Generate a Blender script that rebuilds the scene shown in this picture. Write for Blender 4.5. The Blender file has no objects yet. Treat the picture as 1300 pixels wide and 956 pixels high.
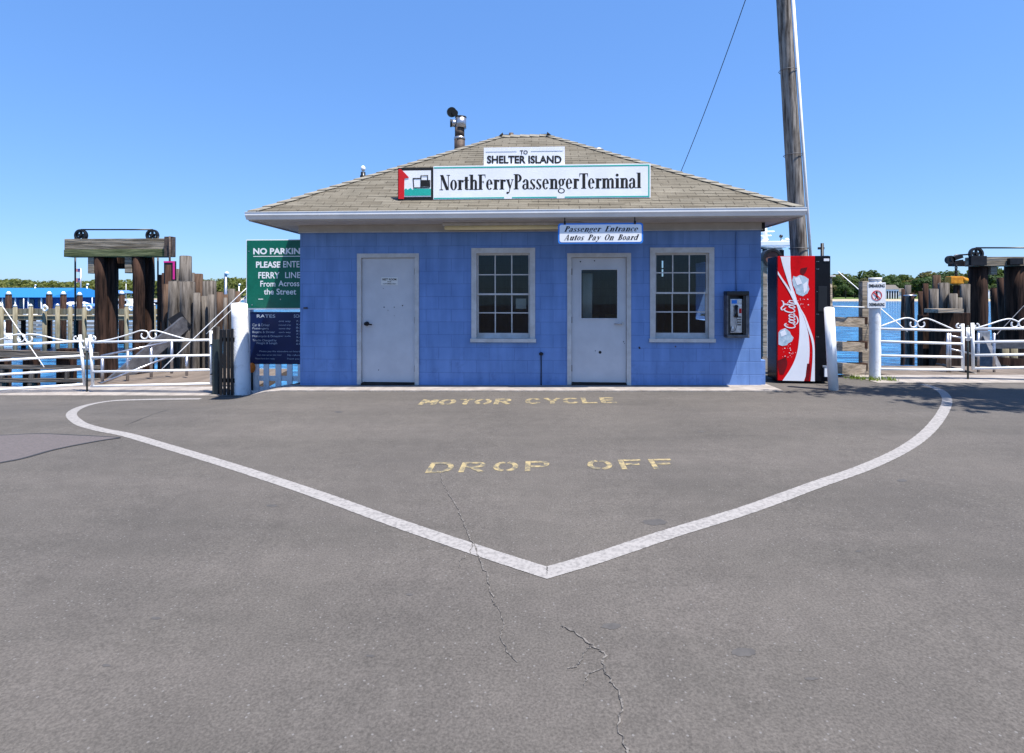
import bpy, bmesh, math, random
from mathutils import Vector, Matrix
R = math.radians
rnd = random.Random(11)
sc = bpy.context.scene
COL = sc.collection

# ------------------------------------------------------------------ camera model
F, TH, CZ = 680.0, R(3.0), 1.426
CAM = Vector((0, 0, CZ))
FW = Vector((-math.sin(TH), math.cos(TH), 0)); RT = Vector((math.cos(TH), math.sin(TH), 0)); UP = Vector((0, 0, 1))
def ray(px, py): return FW*F + RT*(px-650) - UP*(py-376)
def P(px, py, Y):
    d = ray(px, py); return CAM + d*(Y/d.y)
def sm(t): t = max(0, min(1, t)); return t*t*(3-2*t)
def gz(x, y):
    z = 0.0089*max(-14, min(14, x))
    return z - 0.2*sm((-4.0-x)/1.1)*sm((y-6.0)/2.3) - .12*sm((-4.05-x)/.3)*sm((x+5.7)/.5)*sm((y-8.7)/.5)
def G(px, py, dz=0.0):
    d = ray(px, py); z = 0
    for _ in range(40):
        t = (z-CZ)/d.z; p = CAM+d*t; z = 0.5*z+0.5*gz(p.x, p.y)
    return Vector((p.x, p.y, gz(p.x, p.y)+dz))
WZ = -1.55    # water level

# ------------------------------------------------------------------ materials
def nodes(m):
    m.use_nodes = True; nt = m.node_tree; return nt, nt.nodes, nt.links, nt.nodes['Principled BSDF']
def pm(name, c1, c2=None, scale=4, rough=.8, bump=0, bscale=None, metal=0, stretch=(1,1,1), spec=.3, lo=.35, hi=.65, detail=6, coat=0):
    m = bpy.data.materials.new(name); nt, N, L, b = nodes(m)
    b.inputs['Roughness'].default_value = rough; b.inputs['Metallic'].default_value = metal
    b.inputs['Specular IOR Level'].default_value = spec
    b.inputs['Coat Weight'].default_value = coat
    tc = N.new('ShaderNodeTexCoord'); mp = N.new('ShaderNodeMapping'); L.new(tc.outputs['Object'], mp.inputs[0])
    mp.inputs['Scale'].default_value = stretch
    if c2 is None: c2 = tuple(min(1, c*.86) for c in c1)
    n = N.new('ShaderNodeTexNoise'); n.inputs['Scale'].default_value = scale; n.inputs['Detail'].default_value = detail
    n.inputs['Roughness'].default_value = .62
    L.new(mp.outputs[0], n.inputs[0])
    r = N.new('ShaderNodeValToRGB'); e = r.color_ramp.elements
    e[0].position = lo; e[0].color = (*c2, 1); e[1].position = hi; e[1].color = (*c1, 1)
    L.new(n.outputs[0], r.inputs[0]); L.new(r.outputs[0], b.inputs['Base Color'])
    if bump:
        n2 = N.new('ShaderNodeTexNoise'); n2.inputs['Scale'].default_value = bscale or scale*6; n2.inputs['Detail'].default_value = 8
        L.new(mp.outputs[0], n2.inputs[0])
        bp = N.new('ShaderNodeBump'); bp.inputs['Strength'].default_value = bump; bp.inputs['Distance'].default_value = .02
        L.new(n2.outputs[0], bp.inputs['Height']); L.new(bp.outputs[0], b.inputs['Normal'])
    return m

M = {}
# grey weathered wood with vertical / horizontal grain
def wood(name, a, b_, axis='z', sc_=9, rough=.9, bump=.5):
    st = {'z': (1,1,.09), 'x': (.09,1,1), 'y': (1,.09,1)}[axis]
    return pm(name, a, b_, scale=sc_*1.5, rough=rough, bump=bump*1.4, bscale=26, stretch=st, spec=.1, lo=.38, hi=.6, detail=10)
M['pile'] = wood('weathered_pile_wood', (.165,.146,.128), (.036,.030,.025))
M['pile_b'] = wood('brown_pile_wood', (.12,.078,.055), (.03,.018,.013))
M['creo'] = wood('creosoted_pile_wood', (.062,.034,.024), (.012,.008,.007))
M['beam'] = wood('grey_beam_wood', (.30,.26,.205), (.11,.092,.066), 'x')
M['beam_green'] = wood('algae_beam_wood', (.15,.165,.085), (.06,.075,.032), 'x')
M['rail_wood'] = wood('rail_wood', (.20,.175,.15), (.07,.06,.05), 'x')
M['dockwood'] = wood('dock_post_wood', (.24,.215,.15), (.12,.105,.07))
M['timber'] = wood('pale_rail_timber', (.40,.335,.265), (.19,.155,.115), 'x')
M['pole'] = wood('utility_pole_wood', (.30,.275,.25), (.06,.05,.043), sc_=13)
M['white'] = pm('white_paint', (.82,.82,.82), (.74,.74,.73), scale=6, rough=.5, bump=.05, bscale=90)
M['whitepole'] = pm('worn_white_paint', (.82,.82,.82), (.62,.61,.59), scale=9, rough=.65, bump=.3, bscale=50, lo=.3, hi=.46)
M['doorpaint'] = pm('off_white_door_paint', (.54,.55,.58), (.48,.49,.52), scale=3, rough=.45, bump=.06)
M['trim'] = pm('off_white_trim_paint', (.56,.555,.55), (.45,.44,.43), scale=8, rough=.6, bump=.15)
M['gutter'] = pm('white_gutter_metal', (.80,.80,.80), (.70,.71,.72), scale=3, rough=.35)
M['soffit'] = pm('soffit_paint', (.48,.46,.44), (.41,.39,.37), scale=4, rough=.8)
M['black'] = pm('black_plastic', (.012,.012,.014), (.008,.008,.009), rough=.35, spec=.4)
M['blackgloss'] = pm('gloss_black_panel', (.008,.008,.012), (.005,.005,.007), rough=.22, spec=.15)
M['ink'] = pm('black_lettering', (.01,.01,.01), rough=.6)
M['darkmetal'] = pm('dark_metal', (.035,.035,.038), (.018,.018,.02), rough=.5, metal=.6)
M['steelgrey'] = pm('grey_steel', (.16,.16,.17), (.08,.08,.09), rough=.55, metal=.5, scale=9)
M['galv'] = pm('galvanised_steel', (.55,.55,.58), (.35,.35,.38), rough=.32, metal=.85, scale=12)
M['rust'] = pm('rusty_stovepipe', (.13,.095,.075), (.045,.035,.032), rough=.7, metal=.3, scale=14)
M['greenpost'] = pm('dark_green_post_paint', (.035,.05,.05), (.02,.028,.03), rough=.6)
M['signwhite'] = pm('white_sign_paint', (.84,.85,.87), (.77,.78,.80), rough=.45, scale=3)
M['signgreen'] = pm('green_sign_paint', (.003,.135,.085), (.002,.105,.065), rough=.4)
M['signnavy'] = pm('navy_sign_paint', (.004,.016,.085), (.003,.012,.065), rough=.4)
M['signpale'] = pm('pale_sign_lettering', (.45,.52,.62), rough=.6)
M['teal'] = pm('teal_sign_paint', (.02,.42,.34), rough=.5)
M['signred'] = pm('red_sign_paint', (.62,.012,.015), rough=.5)
M['bluetrim'] = pm('blue_sign_edge', (.03,.22,.72), rough=.5)
M['cokered'] = pm('red_vending_panel', (.62,.003,.006), (.40,.002,.004), scale=2.2, rough=.4, lo=.3, hi=.45, spec=.12)
M['cokewhite'] = pm('white_vending_graphic', (.82,.83,.87), (.78,.79,.84), rough=.3)
M['cokedark'] = pm('dark_red_graphic', (.20,.004,.008), (.10,.002,.004), rough=.35)
M['ice'] = pm('ice_graphic', (.55,.66,.74), (.30,.42,.52), scale=14, rough=.3)
M['tube'] = pm('cream_lamp_diffuser', (.85,.74,.45), (.78,.67,.4), rough=.5)
M['yellow'] = pm('worn_yellow_road_paint', (.31,.245,.125), (.105,.097,.078), scale=16, rough=.85, lo=.41, hi=.57, detail=10)
M['linewhite'] = pm('worn_white_road_paint', (.27,.255,.245), (.18,.17,.165), scale=38, rough=.85, lo=.36, hi=.56, detail=12)
M['tar'] = pm('tar_seam', (.038,.038,.042), (.025,.025,.025), rough=.7)
M['crack'] = pm('sandy_crack_fill', (.17,.155,.14), (.05,.047,.045), scale=60, rough=.95, lo=.42, hi=.6)
M['stain'] = pm('dark_road_stain', (.062,.058,.056), (.078,.073,.07), scale=22, rough=.8, lo=.4, hi=.6)
M['patch'] = pm('pale_asphalt_patch', (.116,.098,.097), (.088,.078,.077), scale=60, rough=.9, bump=.3, bscale=150, lo=.4, hi=.6)
M['concrete'] = pm('pale_concrete', (.33,.295,.265), (.21,.185,.165), scale=5, rough=.9, bump=.3, bscale=60)
M['deckwood'] = pm('brown_ramp_deck', (.17,.135,.108), (.10,.078,.06), scale=4, rough=.9, bump=.4, bscale=40, stretch=(1,.2,1))
M['yellowpaint'] = pm('yellow_hoist_paint', (.75,.33,.02), (.45,.16,.01), rough=.5, scale=9)
M['pink'] = pm('magenta_paint', (.75,.03,.28), rough=.5)
M['orange'] = pm('orange_plastic', (.8,.2,.02), rough=.5)
M['blueroof'] = pm('bright_blue_metal_roof', (.02,.17,.40), (.018,.15,.36), rough=.4)
M['bluewall'] = pm('blue_boathouse_wall', (.02,.06,.20), (.015,.05,.15), rough=.7)
M['bluecanvas'] = pm('blue_canvas', (.08,.2,.5), rough=.8)
M['houseroof'] = pm('grey_house_roof', (.16,.14,.12), (.1,.09,.08), rough=.9)
M['plank'] = wood('pale_wave_screen_planks', (.42,.39,.34), (.20,.18,.155), 'x', sc_=3)
M['bark'] = pm('bark', (.09,.07,.055), (.04,.03,.025), scale=6, rough=.95)
M['interior'] = pm('dark_interior_paint', (.055,.042,.036), (.045,.034,.03), rough=.9)
M['paper'] = pm('paper_notice', (.75,.75,.72), rough=.8)
M['sand'] = pm('shore_sand', (.42,.34,.25), (.30,.25,.18), scale=.3, rough=.95)
M['lawn'] = pm('shore_lawn', (.13,.19,.05), (.08,.13,.035), scale=.05, rough=.95)
M['hillm'] = pm('hill_ground', (.06,.08,.03), (.035,.05,.02), scale=.03, rough=.95)
M['bulk'] = wood('bulkhead_timber', (.12,.10,.08), (.04,.035,.03))
M['brownarch'] = pm('brown_canvas_hood', (.22,.10,.07), (.12,.05,.04), rough=.8)
M['redflag'] = pm('flag_stripes', (.6,.3,.32), rough=.8); M['blueflag'] = pm('flag_canton', (.05,.06,.25), rough=.8)

def leafmat(name, a, b_, scale):
    m = pm(name, a, b_, scale=scale, rough=.65, lo=.35, hi=.65, spec=.2)
    nt = m.node_tree; b = nt.nodes['Principled BSDF']
    t = nt.nodes.new('ShaderNodeBsdfTranslucent'); t.inputs[0].default_value = (a[0]*1.3, a[1]*1.4, a[2], 1)
    mx = nt.nodes.new('ShaderNodeMixShader'); mx.inputs[0].default_value = .3
    o = nt.nodes['Material Output']
    nt.links.new(b.outputs[0], mx.inputs[1]); nt.links.new(t.outputs[0], mx.inputs[2]); nt.links.new(mx.outputs[0], o.inputs[0])
    return m
M['leaf_y'] = leafmat('spring_foliage', (.15,.16,.04), (.06,.08,.02), .05)
M['leaf_d'] = leafmat('dark_foliage', (.06,.10,.026), (.028,.052,.014), .12)
M['leaf_m'] = leafmat('mid_green_foliage', (.095,.13,.036), (.04,.066,.02), .12)
M['leaf_b'] = leafmat('brownish_spring_foliage', (.15,.13,.05), (.07,.07,.028), .12)
M['weed'] = leafmat('weed_leaves', (.16,.22,.03), (.08,.12,.02), 9)

def glassmat():
    m = bpy.data.materials.new('window_glass'); nt, N, L, b = nodes(m)
    N.remove(b); o = N['Material Output']
    t = N.new('ShaderNodeBsdfTransparent'); t.inputs[0].default_value = (.75,.78,.78,1)
    g = N.new('ShaderNodeBsdfGlossy'); g.inputs['Roughness'].default_value = .02
    fr = N.new('ShaderNodeFresnel'); fr.inputs[0].default_value = 1.33
    mx = N.new('ShaderNodeMixShader'); L.new(fr.outputs[0], mx.inputs[0]); L.new(t.outputs[0], mx.inputs[1]); L.new(g.outputs[0], mx.inputs[2])
    L.new(mx.outputs[0], o.inputs[0]); return m
M['glass'] = glassmat()

def asphalt():
    m = bpy.data.materials.new('asphalt'); nt, N, L, b = nodes(m)
    tc = N.new('ShaderNodeTexCoord')
    def noise(s, d=4, r=.6):
        n = N.new('ShaderNodeTexNoise'); n.inputs['Scale'].default_value = s; n.inputs['Detail'].default_value = d; n.inputs['Roughness'].default_value = r
        L.new(tc.outputs['Object'], n.inputs[0]); return n
    def ramp(src, p0, c0, p1, c1):
        r = N.new('ShaderNodeValToRGB'); e = r.color_ramp.elements; e[0].position = p0; e[0].color = (c0[0],c0[1],c0[2],1); e[1].position = p1; e[1].color = (c1[0],c1[1],c1[2],1)
        L.new(src, r.inputs[0]); return r
    def mul(a, b2):
        x = N.new('ShaderNodeMix'); x.data_type = 'RGBA'; x.blend_type = 'MULTIPLY'; x.inputs[0].default_value = 1
        L.new(a, x.inputs[6]); L.new(b2, x.inputs[7]); return x.outputs[2]
    base = ramp(noise(.45, 5).outputs[0], .35, (.086,.0785,.0715), .68, (.110,.0995,.089))
    fine = ramp(noise(95, 3, .7).outputs[0], .33, (.70,.70,.70), .66, (1.26,1.25,1.25))
    mid = ramp(noise(7, 6, .7).outputs[0], .3, (.9,.9,.9), .7, (1.08,1.08,1.08))
    mp = N.new('ShaderNodeMapping'); mp.inputs['Scale'].default_value = (.16,1.1,1); mp.inputs['Rotation'].default_value = (0,0,.12); L.new(tc.outputs['Object'], mp.inputs[0])
    n5 = noise(1.3, 8, .68); L.new(mp.outputs[0], n5.inputs[0])
    streak = ramp(n5.outputs[0], .32, (.86,.865,.86), .66, (1.08,1.07,1.075))
    blot = ramp(noise(2.6, 9, .75).outputs[0], .60, (1,1,1), .72, (.80,.80,.80))
    c = mul(mul(mul(mul(base.outputs[0], mid.outputs[0]), fine.outputs[0]), streak.outputs[0]), blot.outputs[0])
    v = N.new('ShaderNodeTexVoronoi'); v.inputs['Scale'].default_value = 46; v.inputs['Randomness'].default_value = 1
    L.new(tc.outputs['Object'], v.inputs['Vector'])
    # pale stones: only some cells
    lt = N.new('ShaderNodeMath'); lt.operation = 'LESS_THAN'; lt.inputs[1].default_value = .2; L.new(v.outputs['Distance'], lt.inputs[0])
    sx = N.new('ShaderNodeSeparateColor'); L.new(v.outputs['Color'], sx.inputs[0])
    gt = N.new('ShaderNodeMath'); gt.operation = 'GREATER_THAN'; gt.inputs[1].default_value = .84; L.new(sx.outputs[0], gt.inputs[0])
    mm = N.new('ShaderNodeMath'); mm.operation = 'MULTIPLY'; L.new(lt.outputs[0], mm.inputs[0]); L.new(gt.outputs[0], mm.inputs[1])
    mx = N.new('ShaderNodeMix'); mx.data_type = 'RGBA'; L.new(mm.outputs[0], mx.inputs[0]); L.new(c, mx.inputs[6]); mx.inputs[7].default_value = (.15,.142,.136,1)
    L.new(mx.outputs[2], b.inputs['Base Color'])
    b.inputs['Roughness'].default_value = .92; b.inputs['Specular IOR Level'].default_value = .2
    bp = N.new('ShaderNodeBump'); bp.inputs['Strength'].default_value = .55; bp.inputs['Distance'].default_value = .006
    L.new(noise(120, 4, .75).outputs[0], bp.inputs['Height']); L.new(bp.outputs[0], b.inputs['Normal'])
    return m
M['asphalt'] = asphalt()

def blockwall():
    m = bpy.data.materials.new('blue_painted_block'); nt, N, L, b = nodes(m)
    tc = N.new('ShaderNodeTexCoord'); sp = N.new('ShaderNodeSeparateXYZ'); L.new(tc.outputs['Object'], sp.inputs[0])
    ad = N.new('ShaderNodeMath'); L.new(sp.outputs[0], ad.inputs[0]); L.new(sp.outputs[1], ad.inputs[1])
    cb = N.new('ShaderNodeCombineXYZ'); L.new(ad.outputs[0], cb.inputs[0]); L.new(sp.outputs[2], cb.inputs[1])
    bt = N.new('ShaderNodeTexBrick'); L.new(cb.outputs[0], bt.inputs['Vector'])
    bt.offset = .5; bt.inputs['Scale'].default_value = 1; bt.inputs['Mortar Size'].default_value = .006; bt.inputs['Mortar Smooth'].default_value = .6
    bt.inputs['Brick Width'].default_value = .406; bt.inputs['Row Height'].default_value = .203
    bt.inputs['Color1'].default_value = (.142,.258,.53,1); bt.inputs['Color2'].default_value = (.152,.27,.56,1); bt.inputs['Mortar'].default_value = (.115,.205,.44,1)
    n = N.new('ShaderNodeTexNoise'); n.inputs['Scale'].default_value = 2.2; n.inputs['Detail'].default_value = 8; L.new(tc.outputs['Object'], n.inputs[0])
    r = N.new('ShaderNodeValToRGB'); e = r.color_ramp.elements; e[0].position = .3; e[0].color = (.82,.85,.88,1); e[1].position = .65; e[1].color = (1.05,1.04,1.03,1); L.new(n.outputs[0], r.inputs[0])
    mx = N.new('ShaderNodeMix'); mx.data_type = 'RGBA'; mx.blend_type = 'MULTIPLY'; mx.inputs[0].default_value = 1
    L.new(bt.outputs[0], mx.inputs[6]); L.new(r.outputs[0], mx.inputs[7])
    mpz = N.new('ShaderNodeMapping'); mpz.inputs['Scale'].default_value = (1,1,.12); L.new(tc.outputs['Object'], mpz.inputs[0])
    n4 = N.new('ShaderNodeTexNoise'); n4.inputs['Scale'].default_value = 7; n4.inputs['Detail'].default_value = 8; L.new(mpz.outputs[0], n4.inputs[0])
    r4 = N.new('ShaderNodeValToRGB'); e = r4.color_ramp.elements; e[0].position = .36; e[0].color = (.84,.86,.88,1); e[1].position = .6; e[1].color = (1.03,1.03,1.03,1); L.new(n4.outputs[0], r4.inputs[0])
    mx4 = N.new('ShaderNodeMix'); mx4.data_type = 'RGBA'; mx4.blend_type = 'MULTIPLY'; mx4.inputs[0].default_value = 1; L.new(mx.outputs[2], mx4.inputs[6]); L.new(r4.outputs[0], mx4.inputs[7]); mx = mx4
    # scuffs and grime splashed on the foot of the wall: patches of their own
    n3 = N.new('ShaderNodeTexNoise'); n3.inputs['Scale'].default_value = 5; n3.inputs['Detail'].default_value = 9; n3.inputs['Roughness'].default_value = .75; L.new(tc.outputs['Object'], n3.inputs[0])
    r3 = N.new('ShaderNodeValToRGB'); r3.color_ramp.elements[0].position = .54; r3.color_ramp.elements[0].color = (0,0,0,1); r3.color_ramp.elements[1].position = .72; r3.color_ramp.elements[1].color = (.5,.5,.5,1); L.new(n3.outputs[0], r3.inputs[0])
    mz = N.new('ShaderNodeMapRange'); mz.inputs['From Min'].default_value = .9; mz.inputs['From Max'].default_value = .1; L.new(sp.outputs[2], mz.inputs[0])
    ml = N.new('ShaderNodeMath'); ml.operation = 'MULTIPLY'; L.new(r3.outputs[0], ml.inputs[0]); L.new(mz.outputs[0], ml.inputs[1])
    m2 = N.new('ShaderNodeMix'); m2.data_type = 'RGBA'; L.new(ml.outputs[0], m2.inputs[0]); L.new(mx.outputs[2], m2.inputs[6]); m2.inputs[7].default_value = (.05,.075,.2,1)
    L.new(m2.outputs[2], b.inputs['Base Color'])
    b.inputs['Roughness'].default_value = .6; b.inputs['Specular IOR Level'].default_value = .3
    n2 = N.new('ShaderNodeTexNoise'); n2.inputs['Scale'].default_value = 60; n2.inputs['Detail'].default_value = 6; L.new(tc.outputs['Object'], n2.inputs[0])
    inv = N.new('ShaderNodeMath'); inv.operation = 'MULTIPLY_ADD'; inv.inputs[1].default_value = -1; inv.inputs[2].default_value = 1; L.new(bt.outputs['Fac'], inv.inputs[0])
    s2 = N.new('ShaderNodeMath'); s2.operation = 'MULTIPLY_ADD'; s2.inputs[1].default_value = .25; L.new(n2.outputs[0], s2.inputs[0]); L.new(inv.outputs[0], s2.inputs[2])
    bp = N.new('ShaderNodeBump'); bp.inputs['Strength'].default_value = .4; bp.inputs['Distance'].default_value = .006; L.new(s2.outputs[0], bp.inputs['Height']); L.new(bp.outputs[0], b.inputs['Normal'])
    return m
M['wall'] = blockwall()

def shingles():
    m = bpy.data.materials.new('asphalt_shingles'); nt, N, L, b = nodes(m)
    tc = N.new('ShaderNodeTexCoord')
    bt = N.new('ShaderNodeTexBrick'); L.new(tc.outputs['UV'], bt.inputs['Vector'])
    bt.offset = .5; bt.inputs['Scale'].default_value = 1; bt.inputs['Mortar Size'].default_value = .007; bt.inputs['Mortar Smooth'].default_value = .3
    bt.inputs['Brick Width'].default_value = .30; bt.inputs['Row Height'].default_value = .135; bt.inputs['Bias'].default_value = 0
    bt.inputs['Color1'].default_value = (.138,.122,.095,1); bt.inputs['Color2'].default_value = (.185,.168,.136,1); bt.inputs['Mortar'].default_value = (.085,.073,.058,1)
    n = N.new('ShaderNodeTexNoise'); n.inputs['Scale'].default_value = 2; n.inputs['Detail'].default_value = 10; n.inputs['Roughness'].default_value = .7; L.new(tc.outputs['UV'], n.inputs[0])
    r = N.new('ShaderNodeValToRGB'); e = r.color_ramp.elements; e[0].position = .3; e[0].color = (.78,.78,.76,1); e[1].position = .7; e[1].color = (1.15,1.14,1.12,1); L.new(n.outputs[0], r.inputs[0])
    n2 = N.new('ShaderNodeTexNoise'); n2.inputs['Scale'].default_value = 90; n2.inputs['Detail'].default_value = 3; L.new(tc.outputs['UV'], n2.inputs[0])
    r2 = N.new('ShaderNodeValToRGB'); e = r2.color_ramp.elements; e[0].position = .3; e[0].color = (.75,.75,.75,1); e[1].position = .7; e[1].color = (1.2,1.2,1.2,1); L.new(n2.outputs[0], r2.inputs[0])
    mx = N.new('ShaderNodeMix'); mx.data_type = 'RGBA'; mx.blend_type = 'MULTIPLY'; mx.inputs[0].default_value = 1; L.new(bt.outputs[0], mx.inputs[6]); L.new(r.outputs[0], mx.inputs[7])
    my = N.new('ShaderNodeMix'); my.data_type = 'RGBA'; my.blend_type = 'MULTIPLY'; my.inputs[0].default_value = 1; L.new(mx.outputs[2], my.inputs[6]); L.new(r2.outputs[0], my.inputs[7])
    L.new(my.outputs[2], b.inputs['Base Color']); b.inputs['Roughness'].default_value = .95; b.inputs['Specular IOR Level'].default_value = .15
    bp = N.new('ShaderNodeBump'); bp.inputs['Strength'].default_value = .6; bp.inputs['Distance'].default_value = .01; bp.invert = True; L.new(bt.outputs['Fac'], bp.inputs['Height']); L.new(bp.outputs[0], b.inputs['Normal'])
    return m
M['shingle'] = shingles()
M['cap'] = pm('ridge_cap_shingle', (.245,.225,.185), (.17,.155,.125), scale=9, rough=.95, bump=.3)

def watermat():
    m = bpy.data.materials.new('sea_water'); nt, N, L, b = nodes(m)
    b.inputs['Base Color'].default_value = (.008,.060,.17,1); b.inputs['Roughness'].default_value = .12; b.inputs['IOR'].default_value = 1.33
    tc = N.new('ShaderNodeTexCoord'); mp = N.new('ShaderNodeMapping'); mp.inputs['Scale'].default_value = (1,2.2,1); L.new(tc.outputs['Object'], mp.inputs[0])
    n = N.new('ShaderNodeTexNoise'); n.inputs['Scale'].default_value = .9; n.inputs['Detail'].default_value = 7; n.inputs['Roughness'].default_value = .62; L.new(mp.outputs[0], n.inputs[0])
    r = N.new('ShaderNodeValToRGB'); e = r.color_ramp.elements; e[0].position = .42; e[0].color = (.004,.055,.16,1); e[1].position = .62; e[1].color = (.05,.25,.50,1)
    L.new(n.outputs[0], r.inputs[0]); L.new(r.outputs[0], b.inputs['Base Color'])
    bp = N.new('ShaderNodeBump'); bp.inputs['Strength'].default_value = 1; bp.inputs['Distance'].default_value = .22; L.new(n.outputs[0], bp.inputs['Height']); L.new(bp.outputs[0], b.inputs['Normal'])
    return m
M['water'] = watermat()

# ------------------------------------------------------------------ mesh builder (world coordinates)
class MB:
    def __init__(s): s.v = []; s.f = []; s.s = []; s.uv = {}
    def face(s, pts, smooth=False, uv=None):
        i = len(s.v); s.v += [Vector(p) for p in pts]; s.f.append(tuple(range(i, i+len(pts)))); s.s.append(smooth)
        if uv: s.uv[len(s.f)-1] = uv
        return s
    def hexa(s, a):      # 8 corners: bottom 4 ccw, top 4 ccw
        i = len(s.v); s.v += [Vector(p) for p in a]
        for q in ((3,2,1,0),(4,5,6,7),(0,1,5,4),(1,2,6,5),(2,3,7,6),(3,0,4,7)):
            s.f.append(tuple(i+k for k in q)); s.s.append(False)
        return s
    def box(s, a, b):
        x0,x1 = sorted((a[0],b[0])); y0,y1 = sorted((a[1],b[1])); z0,z1 = sorted((a[2],b[2]))
        return s.hexa([(x0,y0,z0),(x1,y0,z0),(x1,y1,z0),(x0,y1,z0),(x0,y0,z1),(x1,y0,z1),(x1,y1,z1),(x0,y1,z1)])
    def bbox(s, a, b, c=.01):     # bevelled box: chamfered vertical and horizontal edges
        x0,x1 = sorted((a[0],b[0])); y0,y1 = sorted((a[1],b[1])); z0,z1 = sorted((a[2],b[2]))
        bm = bmesh.new(); bmesh.ops.create_cube(bm, size=1)
        for v in bm.verts: v.co = Vector(((x0+x1)/2+v.co.x*(x1-x0), (y0+y1)/2+v.co.y*(y1-y0), (z0+z1)/2+v.co.z*(z1-z0)))
        bmesh.ops.bevel(bm, geom=bm.edges[:], offset=c, segments=2, affect='EDGES', profile=.7)
        s.bm(bm); return s
    def bm(s, bm, smooth=False):
        i = len(s.v); bm.verts.ensure_lookup_table(); bm.verts.index_update()
        s.v += [v.co.copy() for v in bm.verts]
        for f in bm.faces: s.f.append(tuple(i+v.index for v in f.verts)); s.s.append(smooth)
        bm.free()
    def beam(s, p, q, w, h, up=(0,0,1)):      # rectangular bar from p to q
        p, q = Vector(p), Vector(q); d = (q-p).normalized(); u = Vector(up)
        sd = d.cross(u).normalized()*w/2; tp = sd.cross(d).normalized()*h/2
        return s.hexa([p-sd-tp, p+sd-tp, q+sd-tp, q-sd-tp, p-sd+tp, p+sd+tp, q+sd+tp, q-sd+tp])
    def tube(s, pts, r, n=10, cap=True, closed=False):
        pts = [Vector(p) for p in pts]; rr = r if isinstance(r, (list, tuple)) else [r]*len(pts)
        base = len(s.v); N_ = len(pts)
        ref = None
        for k, p in enumerate(pts):
            if closed: d = pts[(k+1) % N_]-pts[k-1]
            else: d = pts[min(k+1, N_-1)]-pts[max(k-1, 0)]
            d.normalize()
            if ref is None: ref = Vector((0,0,1)) if abs(d.z) < .9 else Vector((1,0,0))
            a = d.cross(ref)
            if a.length < 1e-4: a = d.cross(Vector((0,1,0)))
            a.normalize(); b = a.cross(d); ref = b if abs(b.dot(d)) < .9 else ref
            for j in range(n):
                t = 2*math.pi*j/n; s.v.append(p+(a*math.cos(t)+b*math.sin(t))*rr[k])
        for k in range(N_ if closed else N_-1):
            for j in range(n):
                a0 = base+k*n+j; a1 = base+k*n+(j+1) % n; k2 = (k+1) % N_
                s.f.append((a0, a1, base+k2*n+(j+1) % n, base+k2*n+j)); s.s.append(True)
        if cap and not closed:
            s.f.append(tuple(base+j for j in range(n))[::-1]); s.s.append(False)
            s.f.append(tuple(base+(N_-1)*n+j for j in range(n))); s.s.append(False)
        return s
    def prism(s, poly, O, X, Y, d):      # polygon (2D) in plane O,X,Y extruded by d along X x Y
        O, X, Y = Vector(O), Vector(X), Vector(Y); n = X.cross(Y).normalized()*d
        i = len(s.v); k = len(poly)
        s.v += [O+X*a+Y*b for a, b in poly]; s.v += [O+X*a+Y*b+n for a, b in poly]
        s.f.append(tuple(i+j for j in range(k))[::-1]); s.s.append(False)
        s.f.append(tuple(i+k+j for j in range(k))); s.s.append(False)
        for j in range(k):
            j2 = (j+1) % k; s.f.append((i+j, i+j2, i+k+j2, i+k+j)); s.s.append(False)
        return s
    def disc(s, c, r, axis, t, n=20, hole=0):     # wheel/disc of thickness t
        c = Vector(c); a = Vector(axis).normalized(); u = a.orthogonal().normalized(); w = a.cross(u)
        if not hole:
            return s.prism([(r*math.cos(2*math.pi*k/n), r*math.sin(2*math.pi*k/n)) for k in range(n)], c-a*t/2, u, w, t)
        for k in range(n):
            a0, a1 = 2*math.pi*k/n, 2*math.pi*(k+1)/n
            q = []
            for off in (-t/2, t/2):
                for (rad, an) in ((hole,a0),(r,a0),(r,a1),(hole,a1)): q.append(c+a*off+(u*math.cos(an)+w*math.sin(an))*rad)
            s.hexa(q)
        return s
    def sphere(s, c, r, n=10, squash=1):
        bm = bmesh.new(); bmesh.ops.create_uvsphere(bm, u_segments=n*2, v_segments=n, radius=r)
        for v in bm.verts: v.co.z *= squash; v.co += Vector(c)
        s.bm(bm, True); return s
    def build(s, name, mat, parent=None, **kw):
        off = worldloc(parent) if parent else Vector((0,0,0))
        me = bpy.data.meshes.new(name); me.from_pydata([tuple(v-off) for v in s.v], [], s.f)
        me.polygons.foreach_set('use_smooth', s.s)
        if s.uv:
            ul = me.uv_layers.new(name='UVMap')
            for fi, uvs in s.uv.items():
                p = me.polygons[fi]
                for k, li in enumerate(p.loop_indices): ul.data[li].uv = uvs[k]
        me.materials.append(M[mat] if isinstance(mat, str) else mat)
        o = bpy.data.objects.new(name, me); COL.objects.link(o)
        if parent: o.parent = parent
        tag(o, **kw); return o
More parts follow.
